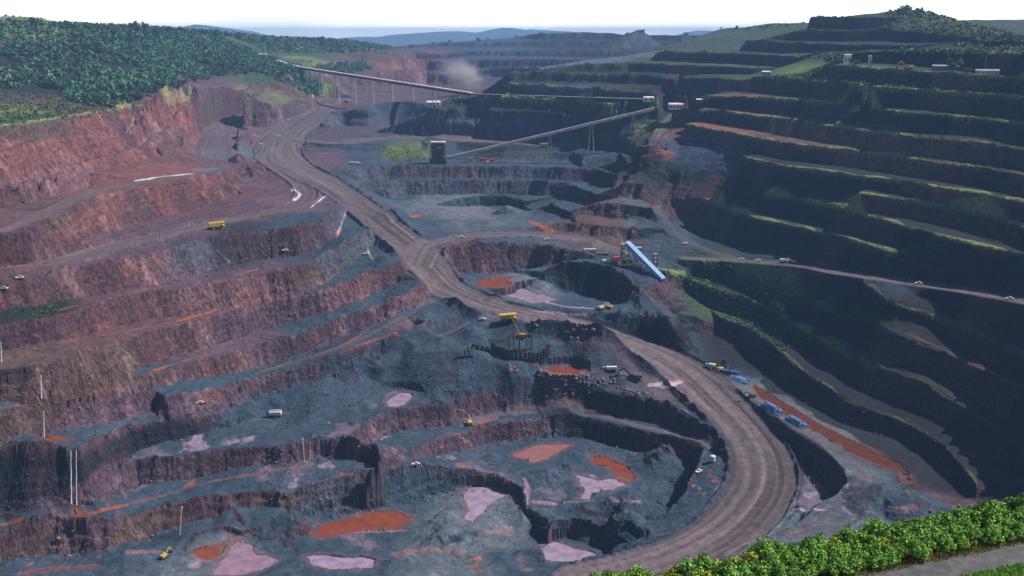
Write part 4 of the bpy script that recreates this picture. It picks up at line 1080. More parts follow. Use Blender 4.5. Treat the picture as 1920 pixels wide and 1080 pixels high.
# drill rig with a mast, thrown shadow on the grey shelf
t = empty('drill_rig', hit(515, 781), rad(4), 'white drill rig standing alone on the grey shelf left of the mound', 'drill rig', sc=1.0)
MB().prism([(-4.2, .5), (-3.8, .05), (3.8, .05), (4.2, .5), (3.8, 1.0), (-3.8, 1.0)], -1.9, -1.1).build('track', m_dark, t); MB().prism([(-4.2, .5), (-3.8, .05), (3.8, .05), (4.2, .5), (3.8, 1.0), (-3.8, 1.0)], 1.1, 1.9).build('track', m_dark, t)
MB().box((.4, 0, 2.5), (8.4, 3.4, 2.4)).build('machine_house', m_wht, t, .15); MB().box((-4.4, 0, 2.3), (1.6, 2.4, 2.4)).build('cab', m_gls, t, .1); MB().bar((-3.4, 0, 4.2), (4.8, 0, 4.6), .7, .7).build('mast', m_wht, t)
# water tank
def tank(loc, label):
    t = empty('water_tank', loc, 0, label, 'tank', 'white tanks on the rim'); MB().tube((0, 0, .8), (0, 0, 4.0), 1.7, 16).tube((0, 0, 4.0), (0, 0, 4.7), 1.7, 16, .3).build('shell', m_wht, t)
    for a in range(4): MB().tube((1.2*math.cos(a*1.57), 1.2*math.sin(a*1.57), 0), (1.2*math.cos(a*1.57), 1.2*math.sin(a*1.57), .9), .12, 6).build('leg', m_dark, t)
tank(hit(1336, 866), 'round white tank on the rim between the round pit and the haul road')
# crane over the pile ring
t = empty('crawler_crane', hit(978, 634), 0, 'yellow crawler crane with its lattice boom raised behind the pile ring', 'crane')
for y in (-1.6, 1.6): MB().box((0, y, .6), (6, .8, 1.1)).build('track', m_dark, t)
MB().box((.6, 0, 2.2), (5, 3, 2)).build('house', m_ora, t, .1); MB().box((-1.4, 1.2, 2.6), (1.3, 1.1, 2)).build('cab', m_cream, t)
b_ = MB(); A0 = Vector((-1.2, 0, 2.6)); A1 = Vector((-8.5, 0, 17.5))
for k in ((-.5, -.5), (.5, -.5), (-.5, .5), (.5, .5)): b_.tube(A0+Vector((k[0], k[1], 0)), A1+Vector((k[0]*.5, k[1]*.5, 0)), .14, 5)
for q in range(14):
    p = A0.lerp(A1, q/14); r = A0.lerp(A1, (q+1)/14)
    for y in (-.4, .4): b_.bar(p+Vector((-.5 if q % 2 else .5, y, 0)), r+Vector((.5 if q % 2 else -.5, y, 0)), .12, .12)
b_.build('boom', m_yel, t); MB().tube(A1, A1+Vector((0, 0, -11)), .07, 5).build('hoist_rope', m_dark, t)
# pile ring: scalloped dark wall of sheet piles
c0 = hit(968, 664); t = empty('pile_wall', c0, 0, 'dark curved wall of upright steel piles around the ring excavation', 'retaining wall')
ar = [(888, 653), (896, 655), (905, 657), (914, 659), (923, 661), (932, 663)]
for u, v in ar:
    p = hit(u, v)-c0; MB().tube(p+Vector((0, 0, -1)), p+Vector((0, 0, 3.6)), 1.5, 10).build('pile', m_dark, t)
for k in range(17):
    a = rad(200+k*8.8); p = Vector((21.5*math.cos(a)*1.02+3, 11*math.sin(a)+6, 0)); p.z = ground(c0.x+p.x, c0.y+p.y)-c0.z
    MB().tube(p+Vector((0, 0, -1)), p+Vector((0, 0, 7.0+.6*math.sin(k*2))), 1.35, 10).build('pile', m_dark, t)
def post(u, v, h, r, m, lb, nm='steel_post', grp='tall posts behind the pile ring'):
    p = hit(u, v); o = MB().tube((0, 0, -.5), (0, 0, h), r, 8).tube((0, 0, h), (0, 0, h+.25), r*1.25, 8).build(nm, m, None); o.location = p; return tag(o, lb, 'post', grp)
for k, (u, v, lb) in enumerate(((955, 655, 'leftmost tall rusty post rising behind the pile ring'), (964, 656, 'second tall rusty post behind the pile ring'), (974, 657, 'tall rusty post at the middle of the pile ring'), (987, 658, 'rusty post behind the pile ring, next to the rightmost'), (997, 655, 'rightmost and tallest rusty post behind the pile ring'))):
    post(u, v, 12+k % 2*2, .55, m_rust, lb)
for u, lb in ((872, 'left yellow post of three on the dark mound'), (880, 'middle post of three on the dark mound'), (888, 'right post of three on the dark mound')): post(u, 670, 7, .6, m_wood, lb, grp='three posts on the dark mound')
for u, v, h, lb in ((772, 258, 13, 'wooden pole on the purple flat, left of the crusher'), (795, 257, 15, 'wooden pole just behind the crusher house'), (845, 257, 24, 'tallest pole on the purple flat right of the crusher'), (1342, 96, 6, 'pole on the far upper bench'), (1846, 139, 16, 'pole on the upper green bench at far right'), (1098, 276, 20, 'pole below the rising conveyor'), (300, 446, 7, 'pole beside the left haul road')):
    post(u, v, h, .35, m_wood, lb, 'utility_pole', 'single poles around the mine')
# boulders
def rockmesh(seed):
    bm = bmesh.new(); bmesh.ops.create_icosphere(bm, subdivisions=2, radius=1); r_ = random.Random(seed); sx_, sy_, sz_ = r_.uniform(.8, 1.4), r_.uniform(.7, 1.1), r_.uniform(.5, .85)
    ps = [(Vector((r_.gauss(0, 1), r_.gauss(0, 1), r_.gauss(0, 1))).normalized(), r_.uniform(.55, .85)) for _ in range(9)]
    for v in bm.verts:
        for n_, d_ in ps:
            k = v.co.dot(n_)
            if k > d_: v.co -= n_*(k-d_)
        v.co = Vector((v.co.x*sx_, v.co.y*sy_, v.co.z*sz_))
    me = bpy.data.meshes.new('boulder'); bm.to_mesh(me); bm.free(); me.materials.append(m_rock); return me
RM = [rockmesh(k) for k in range(6)]
def rocks(n, path, spread, s0, s1, label, group):
    L_ = [Vector(hit(*q)) for q in path]; r_ = random.Random(n*7+len(path))
    for k in range(n):
        f_ = r_.uniform(0, len(L_)-1.001); p = L_[int(f_)].lerp(L_[int(f_)+1], f_-int(f_)); x = p.x+r_.gauss(0, spread); y = p.y+r_.gauss(0, spread)
        o = bpy.data.objects.new('boulder', RM[r_.randrange(6)]); C.objects.link(o); s_ = r_.uniform(s0, s1)*r_.uniform(.6, 1); o.scale = (s_,)*3
        o.location = (x, y, ground(x, y)+s_*.3); o.rotation_euler = (r_.uniform(-.4, .4), r_.uniform(-.4, .4), r_.uniform(0, 6)); tag(o, label, 'boulder', group)
rocks(34, [(1012, 698), (1028, 702), (1045, 710)], 2.2, .9, 2.3, 'pinkish boulder in the heap at the left end of the orange pool', 'boulders left of the orange pool')
rocks(70, [(1050, 712), (1080, 714), (1110, 720), (1145, 716)], 2.0, .8, 1.9, 'boulder in the long rubble row in front of the orange pool', 'rubble row in front of the orange pool')
rocks(24, [(1158, 730), (1185, 735), (1222, 738)], 1.4, .8, 1.6, 'pale boulder on the rim of the round pit near the haul road', 'boulders on the round pit rim')
rocks(34, [(1062, 615), (1078, 617), (1092, 624), (1108, 630)], 2.0, 1.0, 2.4, 'cream boulder in the heap along the inner edge of the haul road', 'cream boulders beside the haul road')
rocks(16, [(993, 606), (1010, 608)], 2.4, 1.0, 2.0, 'cream boulder in the small heap below the yellow haul truck', 'small cream heap below the haul truck')
rocks(18, [(950, 685), (965, 695)], 1.8, .8, 2.0, 'pale boulder at the right foot of the dark mound', 'pale boulders at the mound foot')
rocks(26, [(1795, 955), (1820, 965), (1800, 975)], 6, 1.0, 3.0, 'purplish boulder in the rockfall above the hedge', 'rockfall above the hedge')
rocks(26, [(1120, 486), (1150, 490), (1190, 497), (1215, 505)], 3.5, .8, 1.8, 'pale boulder on the lip of the plateau by the blue conveyor', 'boulders on the blue conveyor plateau')
# blue pipe stacks
def pipes(u0, v0, u1, v1, n, L, label, m=m_blu):
    a = hit(u0, v0); b = hit(u1, v1); t = empty('pipe_stack', a, 0, label, 'pipes', 'blue pipe stacks on the bench'); d = (b-a); d.z = 0; Ln = d.length; d.normalize(); sd_ = Vector((-d.y, d.x, 0)); r_ = random.Random(n)
    for k in range(n):
        row = k % 6; lay = k//6
        q = d*r_.uniform(0, max(Ln-L, .5))+sd_*((row-2.5)*.95+lay*.4); q.z = ground(a.x+q.x, a.y+q.y)-a.z+.38+lay*.55
        e = q+d*L; e.z = ground(a.x+e.x, a.y+e.y)-a.z+.38+lay*.55
        MB().tube(q, e, .36, 8).build('pipe', m, t)
pipes(1366, 708, 1402, 722, 30, 9, 'blue pipe stack nearest the dark blue frames, at the upper end of the bench')
pipes(1424, 757, 1466, 780, 34, 10, 'long blue pipe stack in the middle of the bench beside the red channel')
pipes(1469, 783, 1512, 806, 34, 10, 'lowest blue pipe stack on the bench beside the red channel')
t = empty('girder_heap', hit(1365, 700), rad(-30), 'heap of dark blue steel frames where the channel begins', 'steel girders')
for k in range(7): MB().bar((-9+k*3, -1.5+k % 2, .4), (-7+k*3, 3+k % 3, 3.2+k % 2*2), .8, .9).build('beam', m_blu2, t)
MB().box((1, 0, 1.4), (14, 4, 2.0)).build('panel', m_blu2, t); MB().box((-6, 8, 4), (4, .6, 7)).build('panel', m_blu2, t)
# ---------------------------------------------------------------- conveyors
def trestle(p, g_, w0, m, parent):
    b = MB(); h = p.z-g_
    if h < 1.5: return
    k = min(.18*h, 5)+w0/2
    for i in (-1, 1):
        for j in (-1, 1): b.bar((p.x+i*k*.55, p.y+j*k, g_-1), (p.x+i*w0*.3, p.y+j*w0*.4, p.z), max(.35, w0*.09), max(.35, w0*.09))
    n = max(2, int(h/7))
    for q in range(n):
        f0, f1 = q/n, (q+1)/n; z0, z1 = g_+h*f0, g_+h*f1; k0, k1 = k*(1-f0)+w0*.4*f0, k*(1-f1)+w0*.4*f1
        for i in (-1, 1): b.bar((p.x+i*k0*.55, p.y-k0, z0), (p.x+i*k1*.55, p.y+k1, z1), .3, .3).bar((p.x+i*k0*.55, p.y+k0, z0), (p.x+i*k1*.55, p.y-k1, z1), .3, .3)
    b.build('trestle', m, parent)
def conveyor(A, B, wd, h, label, nt_, roofm, bodym, skip=()):
    A = Vector(A); B = Vector(B); t = empty('conveyor_gallery', (0, 0, 0), 0, label, 'conveyor')
    MB().bar(A, B, wd, h).build('gallery', bodym, t); up = Vector((0, 0, h*.5+.05))
    MB().bar(A+up, B+up, wd*1.15, h*.35).build('roof', roofm, t)
    for k in range(nt_):
        p = A.lerp(B, (k+.5)/nt_)
        if k in skip: continue
        trestle(p-Vector((0, 0, h/2)), ground(p.x, p.y), wd, m_grey, t)
    return t
K0, K1, K2 = PT(520, 115, 2060), PT(884, 177, 1440), PT(1212, 187, 1195)
conveyor(PT(560, 127, 1990), K1, 5.5, 4.0, 'long pale conveyor gallery on trestles descending from the forest hill', 9, m_roof, m_belt)
conveyor(K1, K2, 2.6, 1.8, 'low conveyor running along the far green bench to the transfer house', 5, m_roof, m_belt)
conveyor(K0, PT(560, 127, 1990), 5.0, 4.0, 'short top section of conveyor below the hill house', 3, m_roof, m_belt)
conveyor(PT(838, 297, 1190), PT(1228, 204, 1165), 3.4, 2.8, 'slim straight conveyor climbing from the crusher to the bench houses', 5, m_roof, m_grey)
q0 = PT(1176, 457, 850); q1 = hit(1243, 530); q1 = (q1.x, q1.y, q1.z+2)
conveyor(q0, q1, 4.6, 3.2, 'broad bright blue covered conveyor sloping down beside the green slope', 5, m_blu, m_blu)
def frame_tower(loc, w_, h, n, label):
    t = empty('steel_tower', loc, 0, label, 'steel tower'); b = MB()
    for i in (-1, 1):
        for j in (-1, 1): b.bar((i*w_/2, j*w_/2, -1), (i*w_/2, j*w_/2, h), .5, .5)
    b.build('column_frame', m_dark, t)
    for q in range(n): MB().box((0, 0, h*(q+1)/n), (w_*1.2, w_*1.2, .35)).build('platform', m_grey, t)
    for q in range(n): MB().bar((-w_/2, -w_/2, h*q/n), (w_/2, -w_/2, h*(q+1)/n), .3, .3).build('brace', m_dark, t)
g0 = hit(1172, 492); frame_tower(g0, 6, PT(1176, 460, 850)[2]-g0.z+1, 4, 'open steel tower holding the upper end of the blue conveyor')
g0 = hit(1196, 490); frame_tower(g0, 5, 12, 3, 'smaller steel tower under the middle of the blue conveyor'); g0 = hit(1228, 498); frame_tower(g0, 3, 10, 3, 'pale steel tower right of the blue conveyor')
t = empty('mobile_crane', hit(1168, 500), 0, 'mobile crane with an upright orange boom beside the blue conveyor', 'crane'); MB().box((0, 0, 1.4), (9, 2.6, 1.6)).build('carrier', m_ora, t, .1); MB().bar((-1, 0, 2), (-2.2, 0, 14), .9, .9).build('boom', m_ora, t); MB().box((-3, 0, 2.9), (2, 2.2, 1.6)).build('cab', m_cream, t)
for x in (-3, -1, 2, 3.4):
    for y in (-1.2, 1.2): MB().tube((x, y-.2, .55), (x, y+.2, .55), .55, 10).build('wheel', m_tyre, t)
def container(u, v, rz, d, m, label, grp='site cabins and containers'):
    p = hit(u, v); t = empty('container', p, rz, label, 'container', grp); MB().box((0, 0, d[2]/2), d).build('shell', m, t, .08)
    bb = MB()
    for k in range(int(d[0]/1.2)): bb.box((-d[0]/2+.7+k*1.2, 0, d[2]/2), (.25, d[1]+.12, d[2]*.86))
    bb.build('ribs', m, t); MB().box((d[0]/2+.05, 0, d[2]*.45), (.08, d[1]*.7, d[2]*.75)).build('door', m_dark, t)
container(1155, 488, .3, (6, 3, 3), m_red, 'red container left of the blue conveyor tower'); container(1106, 472, .1, (11, 3, 2.6), m_cream, 'long pale container beside the side road'); container(1137, 492, .2, (7, 3, 2.4), m_wht, 'white container at the plateau lip')
container(1207, 500, .5, (4, 3, 2.6), m_cream, 'small cream container under the blue conveyor'); container(1189, 502, .2, (4, 3, 2.2), m_red, 'small red container on the plateau edge'); container(1130, 478, .0, (10, 3, 2.0), m_wood, 'brown container row end on the road side')
container(906, 302, .0, (9, 4, 3.4), m_red, 'left red container on the shelf below the rising conveyor'); container(922, 303, .0, (6, 4, 3), m_red, 'right red container on the shelf below the rising conveyor'); container(914, 307, .0, (4, 3, 3), m_cream, 'small cream container in front of the red ones')
container(883, 303, .0, (3, 3, 5), m_yel, 'narrow yellow container left of the red ones')
# ---------------------------------------------------------------- buildings
def building(u, v, rz, d, wm, rm, label, roofh=1.4, win=3, stilts=0, lift=0):
    p = hit(u, v); t = empty('site_building', p, rz, label, 'building', 'mine buildings on the benches'); z = stilts
    MB().box((0, 0, z+d[2]/2), d).build('wall', wm, t)
    hw, hd = d[0]/2*1.06, d[1]/2*1.1
    b = MB(); b.prism([(-hd, 0), (hd, 0), (0, roofh)], -hw, hw); b.v = [Vector((q.y, q.x, q.z+z+d[2]+.02)) for q in b.v]; b.build('roof', rm, t)
    for k in range(win):
        x = -d[0]/2+(k+.5)*d[0]/win; f_ = MB().box((x, -d[1]/2-.06, z+d[2]*.55), (d[0]/win*.5, .1, d[2]*.35)).build('window', m_gls, t)
        MB().box((x, -d[1]/2-.1, z+d[2]*.34), (d[0]/win*.6, .22, .2)).build('sill', m_conc, f_)
    MB().box((d[0]*.38, -d[1]/2-.07, z+d[2]*.3), (d[0]*.12, .12, d[2]*.6)).build('door', m_dark, t)
    if stilts:
        for i in (-1, 1):
            for j in (-1, 1): MB().bar((i*d[0]*.42, j*d[1]*.4, -1), (i*d[0]*.42, j*d[1]*.4, stilts), .6, .6).build('leg', m_dark, t)
    return t
building(1216, 197, -.15, (12, 8, 5), m_wall, m_roof, 'transfer house on legs where the low conveyor ends', 1.2, 2, 4)
building(1267, 206, -.1, (16, 9, 6), m_wall, m_roof, 'widest bench building with a pale roof at the head of the ramp', 1.6, 4)
building(1313, 194, -.1, (9, 7, 4), m_blu2, m_roof, 'small bench building with a pale roof beside the yellow bush', 1.0, 2)
building(1436, 143, -.2, (9, 7, 5), m_blu, m_wall, 'small blue and white hut on the corner of the upper green bench', 1.0, 2)
building(1588, 122, -.2, (6.5, 6, 10), m_wall, m_wall, 'tall narrow white building on the upper green bench', .6, 2)
building(1850, 141, -.25, (18, 6, 4), m_grey, m_grey, 'long low grey shed on the upper green bench at far right', 1.0, 5)
building(1765, 132, -.25, (16, 6, 4), m_blu2, m_grey, 'low dark shed behind the round green bush', 1.0, 4)
building(492, 106, .2, (18, 8, 5), m_cream, m_roof, 'pale house at the top of the conveyor on the forest hill', 1.6, 3)
building(813, 198, 0, (20, 10, 5), m_wall, m_wall, 'low white building at the foot of the trestles', 2.5, 4)
building(805, 203, 0, (9, 7, 3), m_wall, m_wall, 'small white annex in front of the low white building', 1.0, 2)
building(13, 150, .3, (9, 8, 6), m_cream, m_red, 'small cream house at the lower edge of the forest on the far left', 1.4, 2)
building(1630, 127, -.2, (3, 3, 11), m_grey, m_grey, 'slender grey tower building left of the yellow excavator', .5, 1)
t = empty('crusher_house', hit(822, 306), 0, 'dark tall crusher house with a pinkish roof beside the green slope', 'crusher')
MB().box((0, 0, 12), (15, 10, 24)).build('wall', m_rust, t); MB().box((0, 0, 24.6), (17, 12, 1.2)).build('roof', m_roof, t); MB().box((0, -5.3, 3), (18, 2, 6)).build('hopper', m_dark, t); MB().box((1, -5.1, 20), (7, .4, 5)).build('opening', m_gls, t); MB().box((1, -5.2, 12), (9, .5, 3)).build('opening', m_gls, t); MB().tube((-1, -5.4, 19), (4, -5.4, 19), 1.1, 10).build('duct', m_grey, t)
for i in (-1, 1): MB().bar((i*9.5, -5, 0), (i*8, -5, 22), 1, 1).build('brace', m_rust, t)
# ---------------------------------------------------------------- waterfalls
def fall(u, v0, v1, wd, label):
    b = hit(u, v1); a = Vector(PT(u, v0, b.y*CP-b.z*SP+.0)); d = b-a; o = MB(); n = 14; a.y -= 1.0
    for k in range(n):
        p = a+(b-a)*(k/n); q = a+(b-a)*((k+1)/n); w0 = .62*wd*(.7+.6*k/n); p.x += .09*math.sin(k*1.3); q.x += .09*math.sin((k+1)*1.3)
        o.tube(p-a, q-a, w0/2*(.85+.2*math.sin(k*2.1)), 7, w0/2*(1.0+.15*math.cos(k)))
    x = o.build('waterfall', m_fall); x.location = a; tag(x, label, 'waterfall', 'waterfalls on the left wall')
fall(78, 702, 748, .9, 'upper waterfall on the left wall, landing on a white patch'); fall(83, 768, 820, .8, 'middle waterfall dropping to the thin orange puddle'); fall(134, 842, 945, .9, 'left fall of the tall double waterfall'); fall(144, 842, 950, .8, 'right fall of the tall double waterfall'); fall(3, 640, 679, .8, 'waterfall cut by the left edge of the photo')
fall(582, 827, 862, .4, 'thin waterfall beside the black alcove')
p0 = hit(337, 1004); o = MB().tube((0, 0, -.5), (1.2, 3.5, 15), .2, 8).tube((1.2, 3.5, 15), (1.4, 4.2, 15.6), .4, 8).build('drain_pipe', m_cream); o.location = p0; tag(o, 'pale pipe leaning against the lowest bench face on the left', 'pipe')
p0 = hit(571, 868); o = MB().tube((0, 0, -.5), (-1.2, 4, 14), .18, 8).tube((-1.2, 4, 14), (-1.4, 4.6, 14.4), .35, 8).build('drain_pipe', m_cream); o.location = p0; tag(o, 'pale pipe down the face just left of the black alcove', 'pipe')
# ---------------------------------------------------------------- leaves
def clumps(cen, rad_, nq, qs, cols, zsq=1.0, seed=1, shell=.5, tri=False):
    """cen (n,3), rad_ (n,), nq leaves each, leaf size qs*(rad); returns coords, faces, colours"""
    r = np.random.default_rng(seed); n = len(cen); N = n*nq
    d = r.normal(size=(N, 3)); d /= np.linalg.norm(d, axis=1)[:, None]; rr = (shell+(1-shell)*r.random(N)**.6)
    R_ = np.repeat(rad_, nq); c = np.repeat(cen, nq, 0)+d*(rr*R_)[:, None]*np.array([1, 1, zsq])
    nrm = d+r.normal(size=(N, 3))*.7; nrm[:, 2] = np.abs(nrm[:, 2])+.2; nrm /= np.linalg.norm(nrm, axis=1)[:, None]
    a = np.cross(nrm, r.normal(size=(N, 3))); a /= np.linalg.norm(a, axis=1)[:, None]+1e-9; b = np.cross(nrm, a)
    s = (qs*(R_ if qs < 1 else 1)*(.6+.8*r.random(N)))[:, None]
    k = [(-1, -.6), (.2, -1), (1, .5), (-.1, 1)]
    co_ = np.stack([c+a*s*i+b*s*j for i, j in k], 1).reshape(-1, 3)
    col = np.repeat(cols, nq, 0)*(.6+.8*r.random((N, 1))); col = np.repeat(col, 4, 0)
    return co_, np.arange(N*4).reshape(-1, 4), col
# forest
FP = [(-30, 40), (70, 40), (100, 50), (250, 55), (400, 62), (500, 73), (640, 77), (720, 84), (735, 92), (640, 100), (560, 100), (505, 97), (515, 112), (560, 130), (600, 160), (620, 178), (580, 180), (540, 160), (500, 142), (440, 136), (400, 142), (340, 160), (300, 172), (260, 188), (225, 198), (190, 204), (130, 190), (110, 168), (60, 158), (30, 168), (-30, 160)]
FP2 = [(590, 125), (680, 118), (700, 130), (660, 140), (600, 138)]
r = np.random.default_rng(5); xs = r.uniform(-1250, -180, 90000); ys = r.uniform(1100, 3100, 90000); zs = samp(Z, xs, ys); pu, pv_ = proj(xs, ys, zs)
ok = (inpoly(FP, pu, pv_) | inpoly(FP2, pu, pv_)) & (r.random(len(xs)) < np.clip(2600/ys, .5, 1)*.95); grass_ = fbm(xs, ys, 120, 3, 151); ok &= grass_ > -.45
xs, ys, zs = xs[ok], ys[ok], zs[ok]; print('forest', len(xs))
if len(xs) > 16000: xs, ys, zs = xs[:16000], ys[:16000], zs[:16000]
rr_ = 2.6+3.6*r.random(len(xs))**1.5; tone = fbm(xs, ys, 90, 3, 152); base_ = np.array([(.036, .105, .052)])*(1+.5*tone[:, None])+np.clip(tone, 0, 1)[:, None]*np.array([[.03, .045, .0]]); base_ *= (.6+.8*r.random((len(xs), 1)))
co1, q1_, c1_ = clumps(np.stack([xs, ys, zs+rr_*.8], 1), rr_, 17, .36, base_, 1.0, 11, .6)
tag(big_mesh('forest', co1, q1_, M_LEAF, c1_, False), kind='stuff')
# single trees
def tree_parts(seed, R_=5, H=9, col=(.030, .085, .035)):
    r = np.random.default_rng(seed); nb = 14; cen = r.normal(size=(nb, 3))*np.array([R_*.42, R_*.42, R_*.26]); cen[:, 2] += H*.72
    cc = np.array([col])*(.7+.6*r.random((nb, 1))); co_, qq, c_ = clumps(cen, np.full(nb, R_*.42), 34, .30, cc, .8, seed, .45)
    me = big_mesh('crown', co_, qq, M_LEAF, c_, False); tr = MB(); tr.tube((0, 0, -1), (.1, .1, H*.5), R_*.09, 8, R_*.05)
    for k in range(5): a = k*1.3; tr.tube((.1, .1, H*.42), (R_*.4*math.cos(a), R_*.4*math.sin(a), H*.75), R_*.04, 6, R_*.015)
    tk = tr.build('trunk', m_wood); return me, tk
TREES = []
for k in range(4):
    cr_, tk = tree_parts(100+k, 5+k*.4, 9+k % 2*2, ((.030, .085, .035), (.022, .065, .035), (.05, .11, .035), (.028, .075, .045))[k]); TREES.append((cr_.data, tk.data)); bpy.data.objects.remove(cr_); bpy.data.objects.remove(tk)
def put_tree(p, s_, k, label, group, cat='tree', nm='broadleaf_tree'):
    t = empty(nm, p, random.uniform(0, 6), label, cat, group, s_); a = bpy.data.objects.new('crown', TREES[k][0]); b = bpy.data.objects.new('trunk', TREES[k][1])
    for o in (a, b): C.objects.link(o); o.parent = t
r_ = random.Random(4)
for k in range(46):
    f_ = k/45; u = -5+f_*480; v = np.interp(u, [-10, 60, 110, 190, 230, 300, 400, 480], [150, 155, 172, 203, 196, 174, 145, 140])+r_.uniform(-6, 3); put_tree(hit(u, v), r_.uniform(.7, 1.2), r_.randrange(4), 'green tree in the front row along the lower edge of the forest', 'trees along the lower forest edge')
for k in range(26):
    u = 120+k*22; v = np.interp(u, [100, 140, 250, 400, 500, 640, 720], [54, 58, 60, 68, 80, 82, 90])+r_.uniform(0, 3); put_tree(hit(u, v), r_.uniform(.9, 1.6), r_.randrange(4), 'tree standing up on the skyline of the forest hill', 'trees on the left skyline')
for u, v, s_, lb in ((1688, 26, .9, 'leftmost tree on the peak of the right hill'), (1698, 22, 1.0, 'second tree on the peak of the right hill'), (1722, 24, .8, 'tree right of the peak on the right hill'), (1890, 72, .8, 'tree low on the right shoulder of the hill'), (1594, 35, .5, 'lone small tree on the flat hilltop edge'),
    (1786, 133, 1.15, 'round bright green tree on the upper bench between the sheds'), (1815, 136, .5, 'small bush right of the round bright green tree'), (1560, 120, 1.0, 'green tree left of the tall white building'), (1574, 121, .8, 'green tree touching the tall white building'), (1606, 122, .6, 'small green tree right of the tall white building'), (1325, 192, .9, 'yellow green bush beside the small bench building')):
    put_tree(hit(u, v+2), s_, 2, lb, 'single trees on the benches')
for k in range(34): u = r_.uniform(1180, 1510); v = np.interp(u, [1180, 1290, 1400, 1510], [58, 52, 53, 44])+r_.uniform(1, 5); put_tree(hit(u, v), r_.uniform(.35, .75), r_.randrange(4), 'small tree on the far skyline above the centre benches', 'trees on the far centre skyline')
for k in range(14): u = r_.uniform(740, 1050); v = np.interp(u, [740, 800, 900, 1050], [92, 84, 76, 63])+r_.uniform(0, 3); put_tree(hit(u, v), r_.uniform(.5, .9), r_.randrange(4), 'tiny tree on the rim of the far pit', 'trees on the far pit rim')
# scrub along the bench lips and on the planted slopes
cen = []; rc_ = []; cc_ = []; r = np.random.default_rng(9)
for D_, g, N_ in CREST:
    if not g: continue
    dd = np.hypot(D_[:, 0], D_[:, 1]); seglen = np.hypot(*np.diff(D_[:, :2], axis=0).T).sum()
    n = int(seglen/(1.6 if g < 3 else .9)*np.clip(1000/dd.mean(), .4, 1)); f_ = r.integers(0, len(D_), n); off = r.random(n)**1.5*(4, 5, 9, 8)[g-1]*np.clip(dd.mean()/900, .8, 1.6)
    p = D_[f_, :2]+N_[f_]*off[:, None]+r.normal(size=(n, 2))*1.2; keep = vn(f_/9.0, f_*0.0, 71) > (-.25 if g > 1 else .1); p = p[keep]; n = len(p)
    z = samp(Z, p[:, 0], p[:, 1]); rk = (samp(ROADM, p[:, 0], p[:, 1]) < .2) & ~((g >= 3) & (D_[:, 1].mean() < 880) & (p[:, 0] > 235)); p = p[rk]; z = z[rk]; n = len(p)
    s_ = r.uniform(.3, .85, n)*np.clip(dd.mean()/900, .8, 1.7); cen.append(np.column_stack([p, z+s_*.3])); rc_.append(s_); t_ = r.random((n, 1)); c_ = {1: (.11, .14, .05), 2: (.20, .24, .08), 3: (.13, .24, .06), 4: (.08, .20, .045)}[g]
    cc_.append(np.array([c_])*(.55+.7*t_))
# planted slopes
def scrub(poly, n, s0, s1, c_):
    us = [q[0] for q in poly]; vs_ = [q[1] for q in poly]; X_ = []; 
    pp = [h_ for h_ in (hit(*q) for q in poly) if h_.length < 2600]; x = r.uniform(min(q.x for q in pp)-20, max(q.x for q in pp)+20, n*6); y = r.uniform(min(q.y for q in pp)-30, max(q.y for q in pp)+30, n*6); z = samp(Z, x, y); a, b = proj(x, y, z)
    m = np.where(inpoly(poly, a, b) & (samp(ROADM, x, y) < .2))[0][:n]; s_ = r.uniform(s0, s1, len(m)); cen.append(np.column_stack([x[m], y[m], z[m]+s_*.3])); rc_.append(s_); cc_.append(np.array([c_])*(.5+.8*r.random((len(m), 1))))
exec(r'''
scrub([(1310,490),(1400,500),(1500,545),(1545,575),(1480,575),(1390,540),(1330,515)],1600,.6,1.6,(.07,.17,.04))
scrub([(1245,508),(1340,530),(1450,575),(1540,640),(1480,650),(1400,600),(1310,560)],1800,.6,1.5,(.05,.12,.035))
scrub([(1350,590),(1440,610),(1500,640),(1470,660),(1390,625)],500,.6,1.5,(.05,.11,.03))
scrub([(1660,5),(1750,15),(1850,50),(1930,70),(1930,100),(1800,90),(1660,55)],4200,.9,2.8,(.075,.095,.038))
scrub([(1440,145),(1600,125),(1750,140),(1920,150),(1920,178),(1600,158),(1420,165)],2600,.6,1.8,(.05,.11,.035))
scrub([(1690,93),(1920,100),(1920,108),(1690,102)],1200,.9,2.6,(.07,.15,.04))
scrub([(1540,82),(1620,85),(1590,118),(1520,110)],700,.7,1.6,(.05,.12,.035))
scrub([(850,178),(1170,195),(1170,215),(820,200)],2200,.7,1.7,(.04,.10,.03))
scrub([(1230,215),(1260,208),(1230,245),(1195,250)],500,.6,1.4,(.05,.12,.03))
scrub([(690,270),(780,268),(800,300),(740,305)],1500,.4,1.0,(.15,.19,.05))
scrub([(850,265),(950,262),(945,300),(880,298)],1200,.4,1.0,(.07,.09,.04))
scrub([(515,108),(585,112),(590,125),(560,128)],500,.8,1.6,(.14,.19,.06))
scrub([(560,145),(600,140),(615,185),(590,185)],700,.7,1.6,(.12,.16,.05))
scrub([(0,170),(120,180),(240,205),(500,172),(480,182),(200,222),(0,235)],2200,.6,1.8,(.07,.11,.04))
scrub([(420,475),(500,450),(560,470),(430,500)],600,.4,1.0,(.05,.10,.035))
scrub([(1700,340),(1920,440),(1920,470),(1750,420)],900,.5,1.3,(.04,.085,.03))
scrub([(20,560),(120,560),(110,590),(20,600)],400,.4,1.0,(.05,.09,.035))
''')
cen = np.concatenate(cen); rc_ = np.concatenate(rc_); cc_ = np.concatenate(cc_); print('scrub', len(cen))
co1, q1_, c1_ = clumps(cen, rc_, 5, .55, cc_, .7, 12, .3); tag(big_mesh('bench_scrub', co1, q1_, M_LEAF, c1_, False), kind='stuff')
